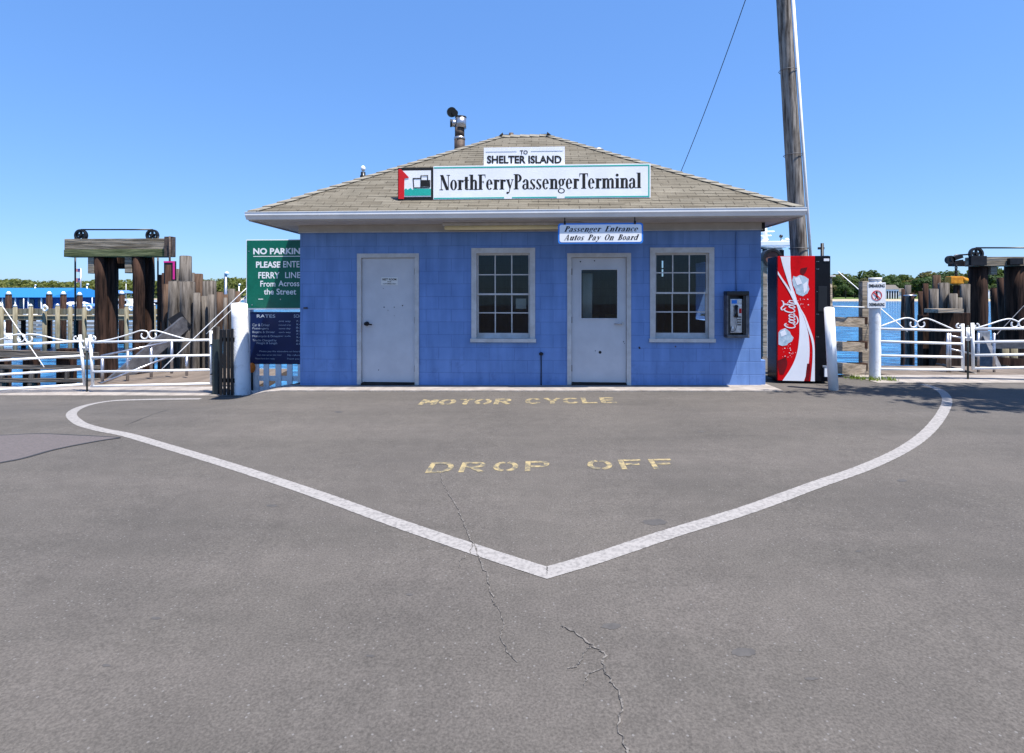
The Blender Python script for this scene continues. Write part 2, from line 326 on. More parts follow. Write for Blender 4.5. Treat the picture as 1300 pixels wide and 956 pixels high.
def each(mb, name, mat, parent=None, gap=.03):
    """build every far-apart piece of a builder as an object of its own"""
    n = len(mb.v); par = list(range(n))
    def f(i):
        while par[i] != i: par[i] = par[par[i]]; i = par[i]
        return i
    for q in mb.f:
        for a in q[1:]: par[f(a)] = f(q[0])
    comp = {}
    for i in range(n): comp.setdefault(f(i), []).append(i)
    boxes = [[k, [min(mb.v[i][a] for i in v)-gap/2 for a in range(3)], [max(mb.v[i][a] for i in v)+gap/2 for a in range(3)], {k}] for k, v in comp.items()]
    ch = True
    while ch:
        ch = False
        for i in range(len(boxes)):
            for j in range(i+1, len(boxes)):
                A_, B_ = boxes[i], boxes[j]
                if all(A_[1][a] <= B_[2][a] and B_[1][a] <= A_[2][a] for a in range(3)):
                    A_[1] = [min(p, q) for p, q in zip(A_[1], B_[1])]; A_[2] = [max(p, q) for p, q in zip(A_[2], B_[2])]; A_[3] |= B_[3]; boxes.pop(j); ch = True; break
            if ch: break
    out = []
    for b in boxes:
        m = MB(); idx = {}
        for fi, q in enumerate(mb.f):
            if f(q[0]) in b[3]:
                for i in q:
                    if i not in idx: idx[i] = len(m.v); m.v.append(mb.v[i])
                m.f.append(tuple(idx[i] for i in q)); m.s.append(mb.s[fi])
        out.append(MB.build(m, name, mat, parent))
    return out
def worldloc(o):
    v = Vector((0,0,0))
    while o: v += o.location; o = o.parent
    return v
def tag(o, label=None, cat=None, group=None, kind=None):
    if label: o['label'] = label
    if cat: o['category'] = cat
    if group: o['group'] = group
    if kind: o['kind'] = kind
    return o
def thing(name, loc, label, cat, group=None):
    o = bpy.data.objects.new(name, None); o.empty_display_size = .1; COL.objects.link(o); o.location = Vector(loc)
    return tag(o, label, cat, group)
def copy_tree(o, parent=None):
    c = o.copy(); COL.objects.link(c); c.parent = parent
    for ch in list(o.children): copy_tree(ch, c)
    return c

# ------------------------------------------------------------------ lettering
def ell(cx, cy, rx, ry, irx, iry, a0=0, a1=360, n=18):
    out = []; n = max(4, int(n*abs(a1-a0)/360)+2)
    for k in range(n):
        t0, t1 = R(a0+(a1-a0)*k/n), R(a0+(a1-a0)*(k+1)/n)
        out.append([(cx+irx*math.cos(t0), cy+iry*math.sin(t0)), (cx+rx*math.cos(t0), cy+ry*math.sin(t0)),
                    (cx+rx*math.cos(t1), cy+ry*math.sin(t1)), (cx+irx*math.cos(t1), cy+iry*math.sin(t1))])
    return out
def rc(x0, y0, x1, y1): return [[(x0,y0),(x1,y0),(x1,y1),(x0,y1)]]
def dot(cx, cy, r): return [[(cx+r*math.cos(t*math.pi/5), cy+r*math.sin(t*math.pi/5)) for t in range(10)]]
def pg(*p): return [list(p)]
S = .19; H = .055
SER = {
 'N': (.66, [rc(.09,0,.14,1), pg((.03,1),(.24,1),(.60,0),(.41,0)), rc(.54,0,.59,1), rc(0,0,.23,H), rc(.45,.955,.68,1)]),
 'F': (.50, [rc(.07,0,.07+S,1), rc(0,0,.31,H), rc(0,.94,.48,1), rc(.24,.49,.38,.54), pg((.48,1),(.48,.74),(.43,.94)), pg((.38,.62),(.34,.515),(.38,.40))]),
 'P': (.52, [rc(.07,0,.07+S,1), rc(0,0,.31,H), ell(.24,.73,.27,.27,.11,.22,-90,90), rc(0,.955,.26,1), rc(.2,.46,.25,.51)]),
 'T': (.52, [rc(.19,0,.19+S,1), rc(.12,0,.43,H), rc(.01,.94,.54,1), pg((.01,1),(.07,.94),(.01,.72)), pg((.54,1),(.54,.72),(.48,.94))]),
 'E': (.52, [rc(.07,0,.07+S,1), rc(0,0,.48,.06), rc(0,.94,.48,1), rc(.24,.49,.38,.54), pg((.48,1),(.48,.76),(.43,.94)), pg((.50,.26),(.50,0),(.43,.06))]),
 'A': (.60, [pg((.24,1),(.36,1),(.58,0),(.40,0)), pg((.24,1),(.30,1),(.10,0),(.05,0)), rc(.12,.3,.46,.35), rc(0,0,.2,H), rc(.34,0,.62,H)]),
 'O': (.60, [ell(.30,.5,.30,.52,.13,.46)]),
 'B': (.54, [rc(.07,0,.07+S,1), ell(.24,.75,.24,.25,.09,.21,-90,90), ell(.24,.26,.29,.27,.13,.22,-90,90), rc(0,0,.26,H), rc(0,.955,.26,1)]),
 'o': (.45, [ell(.22,.33,.22,.35,.07,.30)]),
 'c': (.40, [ell(.21,.33,.21,.35,.06,.30,45,315), dot(.34,.53,.065)]),
 'e': (.43, [ell(.21,.33,.21,.35,.06,.30,2,318), rc(.13,.345,.41,.385)]),
 'r': (.38, [rc(.06,0,.06+S,.66), rc(0,0,.30,H), rc(0,.62,.1,.66), dot(.33,.57,.075), ell(.31,.42,.11,.24,.09,.19,85,170)]),
 't': (.33, [rc(.07,.08,.07+S,.86), rc(0,.61,.33,.66), ell(.21,.1,.14,.11,.04,.05,180,340)]),
 'h': (.53, [rc(.06,0,.06+S,1), rc(.34,0,.34+.155,.5), ell(.33,.47,.165,.2,.02,.13,0,150), rc(0,0,.28,H), rc(.3,0,.54,H), rc(0,.955,.1,1)]),
 'n': (.53, [rc(.06,0,.06+S,.66), rc(.34,0,.34+.155,.5), ell(.33,.47,.165,.2,.02,.13,0,150), rc(0,0,.28,H), rc(.3,0,.54,H), rc(0,.62,.1,.66)]),
 'm': (.80, [rc(.06,0,.06+S,.66), rc(.33,0,.33+.155,.5), rc(.60,0,.60+.155,.5), ell(.32,.47,.165,.2,.02,.13,0,150), ell(.59,.47,.165,.2,.02,.13,0,150), rc(0,0,.27,H), rc(.3,0,.52,H), rc(.57,0,.8,H), rc(0,.62,.1,.66)]),
 'u': (.53, [rc(.06,.18,.06+S,.66), rc(.33,0,.33+S,.66), ell(.22,.19,.16,.2,.02,.13,180,340), rc(0,.62,.1,.66), rc(.28,.62,.35,.66), rc(.5,0,.54,H)]),
 'i': (.29, [rc(.06,0,.06+S,.66), rc(0,0,.29,H), rc(0,.62,.1,.66), dot(.145,.86,.095)]),
 'l': (.29, [rc(.06,0,.06+S,1), rc(0,0,.29,H), rc(0,.955,.1,1)]),
 'd': (.50, [rc(.29,0,.29+S,1), ell(.21,.33,.21,.35,.07,.29,40,320), rc(.22,.955,.3,1), rc(.46,0,.52,H)]),
 'a': (.46, [rc(.25,.02,.25+.155,.48), ell(.22,.45,.185,.22,.03,.17,10,165), dot(.095,.5,.07), ell(.18,.17,.18,.19,.04,.14,60,330), rc(.4,0,.47,H)]),
 's': (.37, [ell(.18,.49,.165,.18,.05,.14,25,240), ell(.17,.17,.175,.19,.05,.15,-160,60), pg((.03,.47),(.13,.52),(.33,.18),(.23,.12)), pg((.30,.66),(.34,.66),(.33,.46)), pg((.01,0),(.05,0),(.02,.22))]),
 'y': (.48, [pg((.04,.66),(.21,.66),(.33,.12),(.25,-.02)), pg((.41,.66),(.46,.66),(.22,-.24),(.16,-.24)), dot(.11,-.22,.075), rc(0,.62,.25,.66), rc(.34,.62,.5,.66)]),
 'g': (.45, [ell(.2,.43,.19,.24,.045,.19), ell(.2,-.12,.22,.17,.15,.115), rc(.08,-.01,.15,.22), dot(.40,.62,.06), pg((.3,.6),(.38,.66),(.38,.6))]),
}
def lay(text, gap=.035, space=.28, italic=0):
    polys, x = [], 0
    for ch in text:
        if ch == ' ': x += space; continue
        w, parts = SER[ch]
        for q, part in enumerate(parts):
            for poly in part: polys.append(([(x+a+b*italic, b) for a, b in poly], q))
        x += w+gap
    return polys, x-gap
def put(mb, polys, O, X, Z, n, lift=.0006):    # polys with layer index, on plane O + aX + bZ
    O, X, Z, n = Vector(O), Vector(X), Vector(Z), Vector(n)
    for poly, q in polys:
        mb.face([O+X*a+Z*b+n*(lift*(1+(q % 7)*.5)) for a, b in poly])
_tc = {}
def text2d(s, bold=0.0, shear=0, sp=1.0):
    k = (s, bold, shear, sp)
    if k in _tc: return _tc[k]
    cu = bpy.data.curves.new('t', 'FONT'); cu.body = s; cu.size = 1; cu.offset = bold; cu.shear = shear; cu.space_character = sp; cu.resolution_u = 3
    ob = bpy.data.objects.new('t', cu); COL.objects.link(ob); dg = bpy.context.evaluated_depsgraph_get()
    me = bpy.data.meshes.new_from_object(ob.evaluated_get(dg))
    v = [(p.co.x, p.co.y) for p in me.vertices]; f = [tuple(p.vertices) for p in me.polygons]
    bpy.data.objects.remove(ob); bpy.data.curves.remove(cu); bpy.data.meshes.remove(me)
    x0 = min(a for a, b in v); x1 = max(a for a, b in v); y0 = min(b for a, b in v); y1 = max(b for a, b in v)
    _tc[k] = ([((a-x0)/(x1-x0), (b-y0)/(y1-y0)) for a, b in v], f); return _tc[k]
def text(mb, s, O, X, Z, n=None, bold=.0, clipx=None, sp=1.0, shear=0):
    """text stretched to fill the parallelogram O, X (full width vector), Z (full height vector)"""
    v, f = text2d(s, bold, shear, sp); O, X, Z = Vector(O), Vector(X), Vector(Z)
    pts = [O+X*a+Z*b for a, b in v]
    if clipx is None:
        i = len(mb.v); mb.v += pts
        for q in f: mb.f.append(tuple(i+k for k in q)); mb.s.append(False)
    else:
        bm = bmesh.new(); vs = [bm.verts.new(p) for p in pts]
        for q in f:
            try: bm.faces.new([vs[k] for k in q])
            except ValueError: pass
        bmesh.ops.bisect_plane(bm, geom=bm.verts[:]+bm.edges[:]+bm.faces[:], plane_co=(clipx,0,0), plane_no=(1,0,0), clear_outer=True)
        mb.bm(bm)

def catmull(pts, k=8, closed=False):
    out = []; n = len(pts)
    for i in range(n-1):
        p0, p1, p2, p3 = pts[max(i-1,0)], pts[i], pts[i+1], pts[min(i+2,n-1)]
        for j in range(k):
            t = j/k
            out.append(tuple(.5*((2*b)+(c-a)*t+(2*a-5*b+4*c-d)*t*t+(-a+3*b-3*c+d)*t**3) for a, b, c, d in zip(p0, p1, p2, p3)))
    out.append(tuple(pts[-1])); return out
def ribbon2d(pts, w):      # quads along a 2D path, w = width or list
    out = []; n = len(pts); ww = w if isinstance(w, list) else [w]*n; L_ = []; Rr = []
    for i in range(n):
        a, b = pts[max(i-1,0)], pts[min(i+1,n-1)]; dx, dy = b[0]-a[0], b[1]-a[1]; l = math.hypot(dx, dy) or 1
        nx, ny = -dy/l*ww[i]/2, dx/l*ww[i]/2
        L_.append((pts[i][0]+nx, pts[i][1]+ny)); Rr.append((pts[i][0]-nx, pts[i][1]-ny))
    for i in range(n-1): out.append([Rr[i], Rr[i+1], L_[i+1], L_[i]])
    return out

# ================================================================== SETTING
def grid(name, xs, ys, zf, mat, **kw):
    mb = MB(); nx = len(xs)
    for y in ys:
        for x in xs: mb.v.append(Vector((x, y, zf(x, y))))
    for j in range(len(ys)-1):
        for i in range(nx-1):
            a = j*nx+i; mb.f.append((a, a+1, a+1+nx, a+nx)); mb.s.append(True)
    return mb.build(name, mat, **kw)
def fr(a, b, n): return [a+(b-a)*k/n for k in range(n)]
XS = [-90,-50,-30,-18]+fr(-14,-7,14)+fr(-7,-3.6,34)+fr(-3.6,7,22)+fr(7,14,8)+[14,30,60,95]
YS = [-70,-30,-10,0,2,4,5]+fr(5.5,9.6,41)+[9.6]
grid('road', XS, YS, gz, 'asphalt', kind='structure')
grid('ground', fr(-4.35,5.0,12)+[5.0], fr(9.6,16,8)+[16], lambda x, y: gz(max(x,-3.9),y), 'asphalt', kind='structure')
# bulkhead below the quay edge
mb = MB()
mb.box((-90,9.6,-3),(-4.35,9.75,-.33)); mb.box((5.0,9.6,-3),(95,9.75,.04)); mb.box((-4.5,9.75,-3),(-4.35,16,-.05)); mb.box((5.0,9.75,-3),(5.15,16,.02)); mb.box((-4.5,16,-3),(5.15,16.15,-.05))
mb.build('quay_wall', 'bulk', kind='structure')
# water to the horizon
MB().face([(-9000,9.7,WZ),(9000,9.7,WZ),(9000,14000,WZ),(-9000,14000,WZ)]).build('water', 'water', kind='structure')
# concrete strips along the gates
def strip(name, x0, x1, y0, y1, dz, mat, h=.0):
    xs = fr(x0, x1, max(2, int((x1-x0)/.25)))+[x1]; ys = fr(y0, y1, 4)+[y1]
    return grid(name, xs, ys, lambda x, y: gz(x, y)+dz, mat, kind='structure')
strip('concrete_strip', -40, -5.0, 8.72, 9.62, .006, 'concrete')
strip('concrete_strip', 5.35, 40, 8.78, 9.62, .006, 'concrete')
# slab in front of the building
mb = MB(); xs = fr(-4.45, 3.55, 32)+[3.55]
for a, b in zip(xs, xs[1:]):
    za, zb = gz(a, 8.2)+.016, gz(b, 8.2)+.016
    mb.face([(a,8.02,za),(b,8.02,zb),(b,8.62,zb),(a,8.62,za)])
    mb.face([(a,8.02,za-.08),(b,8.02,zb-.08),(b,8.02,zb),(a,8.02,za)])
mb.build('concrete_apron', 'concrete', kind='structure')

def ground_ribbon(name, pix, w, mat, dz=.004, smooth=True, jag=0, k=10):
    pts = [G(*p) for p in pix]
    pts = [(p.x, p.y) for p in pts]
    if smooth: pts = catmull(pts, k)
    if jag: pts = [(x+rnd.uniform(-jag,jag), y+rnd.uniform(-jag,jag)) for x, y in pts]
    ww = [w*(rnd.uniform(.3,1.5) if jag else rnd.uniform(.955,1.03)) for _ in pts]
    mb = MB()
    n = len(pts); rows = []
    for i in range(n):
        a, b = pts[max(i-1,0)], pts[min(i+1,n-1)]; dx, dy = b[0]-a[0], b[1]-a[1]; l = math.hypot(dx, dy) or 1
        nx, ny = -dy/l*ww[i]/2, dx/l*ww[i]/2
        rows.append([Vector((x, y, gz(x, y)+dz)) for x, y in ((pts[i][0]-nx, pts[i][1]-ny), (pts[i][0]+nx, pts[i][1]+ny))])
    for i in range(n-1): mb.face([rows[i][0], rows[i+1][0], rows[i+1][1], rows[i][1]])
    return mb.build(name, mat, kind='structure')
def road_line(left, right, w):
    A_ = catmull([tuple(G(*p).xy) for p in left], 40); B_ = catmull([tuple(G(*p).xy) for p in right], 40); pts = A_+B_[1:]; nv = len(A_)-1
    d0 = (Vector(A_[-1])-Vector(A_[-2])).normalized(); d1 = (Vector(B_[1])-Vector(B_[0])).normalized(); mit = 1/max(.3, math.cos(d0.angle(d1)/2))
    mb = MB(); rows = []; n = len(pts)
    for i in range(n):
        if i == nv: t = (d0+d1).normalized(); ww = w*mit
        else: t = (Vector(pts[min(i+1,n-1)])-Vector(pts[i-1 if i > 0 else 0])).normalized(); ww = w*(1 if abs(i-nv) < 14 else rnd.uniform(.955,1.03))
        nn = Vector((-t.y, t.x))*ww/2; rows.append([Vector((q.x, q.y, gz(q.x, q.y)+.003)) for q in (Vector(pts[i])-nn, Vector(pts[i])+nn)])
    rows = [r for i, r in enumerate(rows) if i == nv or abs(i-nv) > 7]
    for a_, b_ in zip(rows, rows[1:]): mb.face([a_[0], b_[0], b_[1], a_[1]])
    mb.build('road_line', 'linewhite', kind='structure')
road_line([(255,506.5),(180,507.5),(135,510),(106,516),(91,525),(99,536),(125,545),(160,552),(205,565),(300,594),(400,627),(500,663),(600,697),(655,715),(694,727.5)],
    [(694,727.5),(760,708),(850,678),(950,647),(1035,616),(1100,593),(1150,569),(1180,546),(1198,522),(1202,506),(1192,495),(1172,488)], .108)
ground_ribbon('asphalt_crack', [(566,620),(578,640),(586,660),(600,690),(612,715),(622,745),(628,768)], .008, 'crack', dz=.0042, jag=.010, k=7)
ground_ribbon('asphalt_crack', [(711,795),(730,803),(752,820),(768,832),(766,848),(778,868),(790,890),(785,920),(800,960)], .008, 'crack', dz=.0042, jag=.008, k=7)
ground_ribbon('asphalt_crack', [(628,768),(640,790),(636,812),(655,840)], .005, 'crack', dz=.003, jag=.008, k=6)
ground_ribbon('asphalt_crack', [(160,540),(190,528),(215,520)], .008, 'tar', dz=.003, jag=.008, k=6)
ground_ribbon('asphalt_crack', [(600,690),(596,702),(585,712),(583,722)], .006, 'crack', dz=.0036, jag=.008, k=7)
ground_ribbon('asphalt_crack', [(752,820),(742,828),(736,842),(722,850)], .005, 'crack', dz=.0036, jag=.006, k=7)
ground_ribbon('asphalt_crack', [(766,848),(748,856),(742,872)], .004, 'crack', dz=.0036, jag=.006, k=7)
ground_ribbon('asphalt_crack', [(566,620),(560,608),(562,597)], .007, 'crack', dz=.0036, jag=.01, k=7)
mb = MB(); pp = [(-60,554),(0,553),(50,551),(100,553),(140,555),(152,556),(120,561),(70,571),(30,582),(0,588),(-60,600)]
mb.face([G(*p, dz=.004) for p in pp]); mb.build('asphalt_patch', 'patch', kind='structure')
ground_ribbon('tar_seam', [(-60,554),(0,553),(50,551),(100,553),(140,555),(153,556)], .022, 'tar', dz=.0045)
ground_ribbon('tar_seam', [(153,556),(120,561),(70,571),(30,582),(0,588),(-60,600)], .04, 'tar', dz=.0045)
def stain(px, py, rx, ry):
    c = G(px, py); a = G(px+rx, py)-c; b = G(px, py-ry)-c; n = 22
    mb = MB(); pts = []
    for k in range(n):
        t = 2*math.pi*k/n; q = rnd.uniform(.8, 1.1); p = c+a*math.cos(t)*q+b*math.sin(t)*q; p.z = gz(p.x, p.y)+.0012; pts.append(p)
    mb.face(pts); mb.build('oil_stain', 'stain', kind='structure')
for q in [(832,663,17,4),(776,795,14,4),(944,828,17,5.5),(198,785,7,2),(345,642,8,1.6),(1145,610,7,2),(565,692,6,1.6),(135,845,6,2),(890,548,5,1),(1090,700,5,1.2),(430,523,6,1.2),(470,833,6,1.6),(1030,862,9,2),(520,755,5,1.5)]: stain(*q)

# stencilled words
def arcp(cx, cy, rx, ry, a0, a1, n=7): return [(cx+rx*math.cos(R(a0+(a1-a0)*k/n)), cy+ry*math.sin(R(a0+(a1-a0)*k/n))) for k in range(n+1)]
ST = {'D': [[(.09,0),(.09,1)], [(.2,.92),(.5,.92)]+arcp(.55,.5,.36,.42,80,-80)+[(.5,.08),(.2,.08)]],
 'R': [[(.09,0),(.09,1)], [(.22,.92),(.6,.92)]+arcp(.62,.71,.26,.21,70,-70)+[(.58,.5),(.22,.5)], [(.5,.42),(.9,0)]],
 'O': [arcp(.5,.5,.41,.42,80,-80), arcp(.5,.5,.41,.42,100,260)],
 'P': [[(.09,0),(.09,1)], [(.22,.92),(.6,.92)]+arcp(.62,.69,.26,.23,70,-70)+[(.58,.46),(.22,.46)]],
 'F': [[(.09,0),(.09,1)], [(.22,.92),(.95,.92)], [(.22,.5),(.8,.5)]],
 'M': [[(.08,0),(.08,1)], [(.92,0),(.92,1)], [(.2,.95),(.47,.35)], [(.8,.95),(.53,.35)]],
 'T': [[(.5,0),(.5,.8)], [(0,.92),(.44,.92)], [(.56,.92),(1,.92)]],
 'C': [arcp(.5,.5,.41,.42,35,170), arcp(.5,.5,.41,.42,190,325)],
 'Y': [[(.05,1),(.42,.5)], [(.95,1),(.58,.5)], [(.5,.42),(.5,0)]],
 'L': [[(.09,0),(.09,1)], [(.22,.08),(.92,.08)]],
 'E': [[(.09,0),(.09,1)], [(.22,.92),(.92,.92)], [(.22,.5),(.8,.5)], [(.22,.08),(.92,.08)]]}
def stencil(chars, px0, px1, yb0, yb1, hpx, cellw, name):
    """chars: list of (char, start fraction); baseline from pixel (px0,yb0) to (px1,yb1)"""
    A, B = G(px0, yb0), G(px1, yb1); U = G((px0+px1)/2, (yb0+yb1)/2-hpx)-G((px0+px1)/2, (yb0+yb1)/2)
    V = Vector((U.x*.0, U.y, 0)); W = B-A; mb = MB(); q = 0
    asp = V.length/(W.length*cellw)
    for ch, st in chars:
        for path in ST[ch]:
            q += 1
            for quad in ribbon2d([(x/asp, y) for x, y in path], .17):
                pts = []
                for a, b in quad:
                    p = A+W*(st+a*asp*cellw)+V*b; p.z = gz(p.x, p.y)+.002+(q % 3)*.0004; pts.append(p)
                mb.face(pts)
    mb.build(name, 'yellow', kind='structure')
def spread(words, total):
    out = []; i = 0
    for ch in words:
        if ch != ' ': out.append((ch, i/total))
        i += 1
    return out
stencil([('D',0),('R',.130),('O',.262),('P',.392),('O',.645),('F',.778),('F',.905)], 540, 861, 600.5, 595, 12.5, .098, 'road_lettering')
stencil([('M',0),('O',.093),('T',.186),('O',.272),('R',.372),('C',.525),('Y',.62),('C',.715),('L',.81),('E',.905)], 531, 790, 514.5, 511.5, 7.0, .075, 'road_lettering')

# ================================================================== TERMINAL BUILDING
YF = 8.51; XL, XR = -3.893, 3.427; YB = 14.24; ZT = 2.57
EX0, EX1, EY0, EY1 = -4.376, 3.74, 7.80, 14.95; EZ = 2.676; RZ = EZ+2.16; RX0, RX1, RY = -.80, .163, 11.378
PITCH = 2.16/3.577
def WX(px, Y=YF): return P(px, 376, Y).x
def WZf(px, py, Y=YF): return P(px, py, Y).z
bld = thing('ferry_terminal', (-.2,8.51,0), 'low blue painted block passenger terminal with hipped shingle roof and white doors', 'building')
def opening(pxa, pya, pxb, pyb):
    a, b = P(pxa, pya, YF), P(pxb, pyb, YF); return (a.x, b.x, b.z, a.z)
OD1 = opening(454.5,323,531,488); OW1 = opening(599,315,679,434.5); OD2 = opening(721,322.5,800,488); OW2 = opening(825.5,314.5,906,434.5)
OD1 = (OD1[0],OD1[1],gz(-2,8.5)+.02,OD1[3]); OD2 = (OD2[0],OD2[1],gz(1,8.5)+.02,OD2[3])
def wall_with(ops, x0, x1, y0, y1, z0, z1, mb):
    xs = [x0]
    for o in ops: xs += [o[0], o[1]]
    xs.append(x1)
    for i in range(0, len(xs), 2): mb.box((xs[i],y0,z0),(xs[i+1],y1,z1))
    for o in ops:
        mb.box((o[0],y0,o[3]),(o[1],y1,z1))
        if o[2] > z0: mb.box((o[0],y0,z0),(o[1],y1,o[2]))
mb = MB(); wall_with([OD1,OW1,OD2,OW2], XL, XR, YF, YF+.2, -.12, ZT, mb); mb.build('front_wall', 'wall', bld)
mb = MB(); mb.box((XL,YF+.2,-.12),(XL+.2,YB,ZT)); mb.build('side_wall', 'wall', bld)
mb = MB(); RWs = [(1.1,2.0,.9,2.2)]; mb.box((XR-.2,YF+.2,-.12),(XR,10.3,ZT)); mb.box((XR-.2,10.3,-.12),(XR,11.3,.95)); mb.box((XR-.2,10.3,2.1),(XR,11.3,ZT)); mb.box((XR-.2,11.3,-.12),(XR,YB,ZT)); mb.build('side_wall', 'wall', bld)
mb = MB(); RWA = (P(837,0,YB).x, P(853,0,YB).x, P(0,353,YB).z, P(0,334,YB).z); RWB = (P(858,0,YB).x, P(864,0,YB).x, RWA[2]-.25, RWA[3])
wall_with([RWA, RWB], XL+.2, XR-.2, YB-.2, YB, -.12, ZT, mb); mb.build('rear_wall', 'wall', bld)
# lit side pier foot (small buttress at right corner)
mb = MB(); mb.bbox((XR+.002,8.55,-.1),(XR+.085,9.0,.43),.012); mb.build('corner_buttress', 'wall', bld)
# interior
mb = MB(); mb.box((XL+.21,YF+.21,0),(XR-.21,YB-.21,.05)); mb.build('floor_slab', 'interior', bld)
mb = MB(); mb.box((XL+.21,YF+.21,2.5),(XR-.21,YB-.21,2.55)); mb.build('ceiling', 'interior', bld)
mb = MB(); mb.box((-1.9,YF+.22,.06),(-1.8,YB-.22,2.49)); mb.box((.25,YF+.22,.06),(.33,11.5,2.49)); mb.build('partition', 'interior', bld)
mb = MB()
for xa in (.5,1.6): mb.bbox((xa,12.9,.5),(xa+.95,13.35,.56),.01); mb.box((xa+.05,13.25,.06),(xa+.1,13.3,.95)); mb.box((xa+.85,13.25,.06),(xa+.9,13.3,.95)); mb.box((xa,13.28,.65),(xa+.95,13.33,.98)); mb.box((xa+.05,12.95,.06),(xa+.1,13,.5)); mb.box((xa+.85,12.95,.06),(xa+.9,13,.5))
mb.build('waiting_bench', 'trim', bld)
# roof
c = [Vector((EX0,EY0,EZ)),Vector((EX1,EY0,EZ)),Vector((EX1,EY1,EZ)),Vector((EX0,EY1,EZ))]; r0, r1 = Vector((RX0,RY,RZ)), Vector((RX1,RY,RZ))
SL = math.sqrt(3.577**2+2.16**2)
mb = MB()
mb.face([c[0],c[1],r1,r0], uv=[(0,0),(8.116,0),(4.539,SL),(3.577,SL)])
mb.face([c[2],c[3],r0,r1], uv=[(0,0),(8.116,0),(4.539,SL),(3.577,SL)])
mb.face([c[1],c[2],r1], uv=[(0,0),(7.15,0),(3.575,SL)])
mb.face([c[3],c[0],r0], uv=[(0,0),(7.15,0),(3.575,SL)])
i = len(mb.v); dn = Vector((0,0,-.03)); mb.face([v+dn for v in c[::-1]])
for k in range(4): mb.face([c[k]+dn, c[(k+1)%4]+dn, c[(k+1)%4], c[k]])
roof = mb.build('roof', 'shingle', bld)
# shingle course butts: thin raised lips across the front slope
mb = MB(); nrow = int(SL/.135)
for k in range(1, nrow):
    t = k*.135/SL; xa = EX0+(RX0-EX0)*t; xb = EX1+(RX1-EX1)*t; y = EY0+3.577*t; z = EZ+2.16*t
    seg = xa; 
    while seg < xb-.02:
        nx = min(xb, seg+rnd.choice((.3,.6,.9))); d = rnd.uniform(-.006,.006); dx = .135/SL
        y2, z2 = y-.055, z-.055*PITCH
        mb.face([(seg+.004,y2+d,z2+.006),(nx-.004,y2+d,z2+.006),(nx-.004,y+.02,z+.02*PITCH+.004),(seg+.004,y+.02,z+.02*PITCH+.004)], uv=[(seg-EX0,k*.135-.05),(nx-EX0,k*.135-.05),(nx-EX0,k*.135+.02),(seg-EX0,k*.135+.02)])
        mb.face([(seg+.004,y2+d,z2+.001),(nx-.004,y2+d,z2+.001),(nx-.004,y2+d,z2+.006),(seg+.004,y2+d,z2+.006)], uv=[(0,0)]*4)
        seg = nx
mb.build('shingle_course', 'shingle', roof)
def capline(a, b, dirs, n):
    mb = MB(); a, b = Vector(a), Vector(b); d = (b-a)/n
    for k in range(n):
        p, q = a+d*k, a+d*(k+1.12)
        for sgn in dirs:
            s_ = Vector(sgn)
            mb.face([p+Vector((0,0,.032)), p+s_*.16+Vector((0,0,.032)), q+s_*.16+Vector((0,0,.012)), q+Vector((0,0,.016))])
            mb.face([p+s_*.13, p+s_*.16+Vector((0,0,.032)), q+s_*.16+Vector((0,0,.012)), q+s_*.13])
        mb.face([p+Vector((0,0,0)), p+Vector(dirs[0])*.13, p+Vector(dirs[0])*.13+Vector((0,0,.026)), p+Vector((0,0,.03))])
    return mb
import itertools
for a, b, sx_, sy_ in ((c[0],r0,-1,-1),(c[1],r1,1,-1),(c[2],r1,1,1),(c[3],r0,-1,1)):
    # the two slopes adjoining a hip: one falls along y, one along x
    u1 = Vector((-sx_,0,0)).normalized()*1.0; u2 = Vector((0,-sy_,0))*1.0
    # directions lying in each slope
    d1 = Vector((-sx_,0,0)); d2 = Vector((0,-sy_,0))
    capline(a, b, (d1, d2), 24).build('hip_cap', 'cap', roof)
capline(r0+Vector((-.03,0,0)), r1+Vector((.03,0,0)), ((0,-.86,-.52),(0,.86,-.52)), 5).build('ridge_cap', 'cap', roof)
# soffit, fascia, gutter
mb = MB(); zs = ZT; mb.box((EX0+.03,EY0+.03,zs),(EX1-.03,YF-.001,zs+.02)); mb.box((EX0+.03,YB+.001,zs),(EX1-.03,EY1-.03,zs+.02)); mb.box((EX0+.03,YF,zs),(XL-.001,YB,zs+.02)); mb.box((XR+.001,YF,zs),(EX1-.03,YB,zs+.02)); mb.build('soffit', 'soffit', bld)
mb = MB(); zf0 = ZT-.035
for (a, b) in (((EX0+.012,EY0+.012),(EX1-.012,EY0+.028)),((EX0+.012,EY1-.028),(EX1-.012,EY1-.012)),((EX0+.012,EY0+.03),(EX0+.028,EY1-.03)),((EX1-.028,EY0+.03),(EX1-.012,EY1-.03))): mb.box((a[0],a[1],zf0+.015),(b[0],b[1],EZ-.033))
mb.build('fascia', 'soffit', bld)
# K-style gutter profile extruded along the front and sides
def gut(p, q, outv):
    prof = [(0,-.105),(.045,-.105),(.065,-.07),(.085,-.045),(.085,-.012),(.09,-.004),(.09,.004),(.075,.004),(.075,-.01),(0,-.02)]
    mb_ = MB(); p, q, o = Vector(p), Vector(q), Vector(outv); n = len(prof)
    A = [p+o*a+Vector((0,0,b)) for a, b in prof]; B = [q+o*a+Vector((0,0,b)) for a, b in prof]
    for k in range(n): mb_.face([A[k],B[k],B[(k+1)%n],A[(k+1)%n]])
    mb_.face(A[::-1]); mb_.face(B); return mb_
gut((EX0-.0,EY0+.012,EZ-.004),(EX1+.005,EY0+.012,EZ-.004),(0,-1,0)).build('gutter', 'gutter', bld)
mb = MB()
for (x, sx_) in ((EX0,-1),(EX1,1)): mb.box((x,EY0+.02,EZ-.10),(x+sx_*.02,EY1,EZ-.034))
each(mb, 'side_fascia_trim', 'gutter', bld)
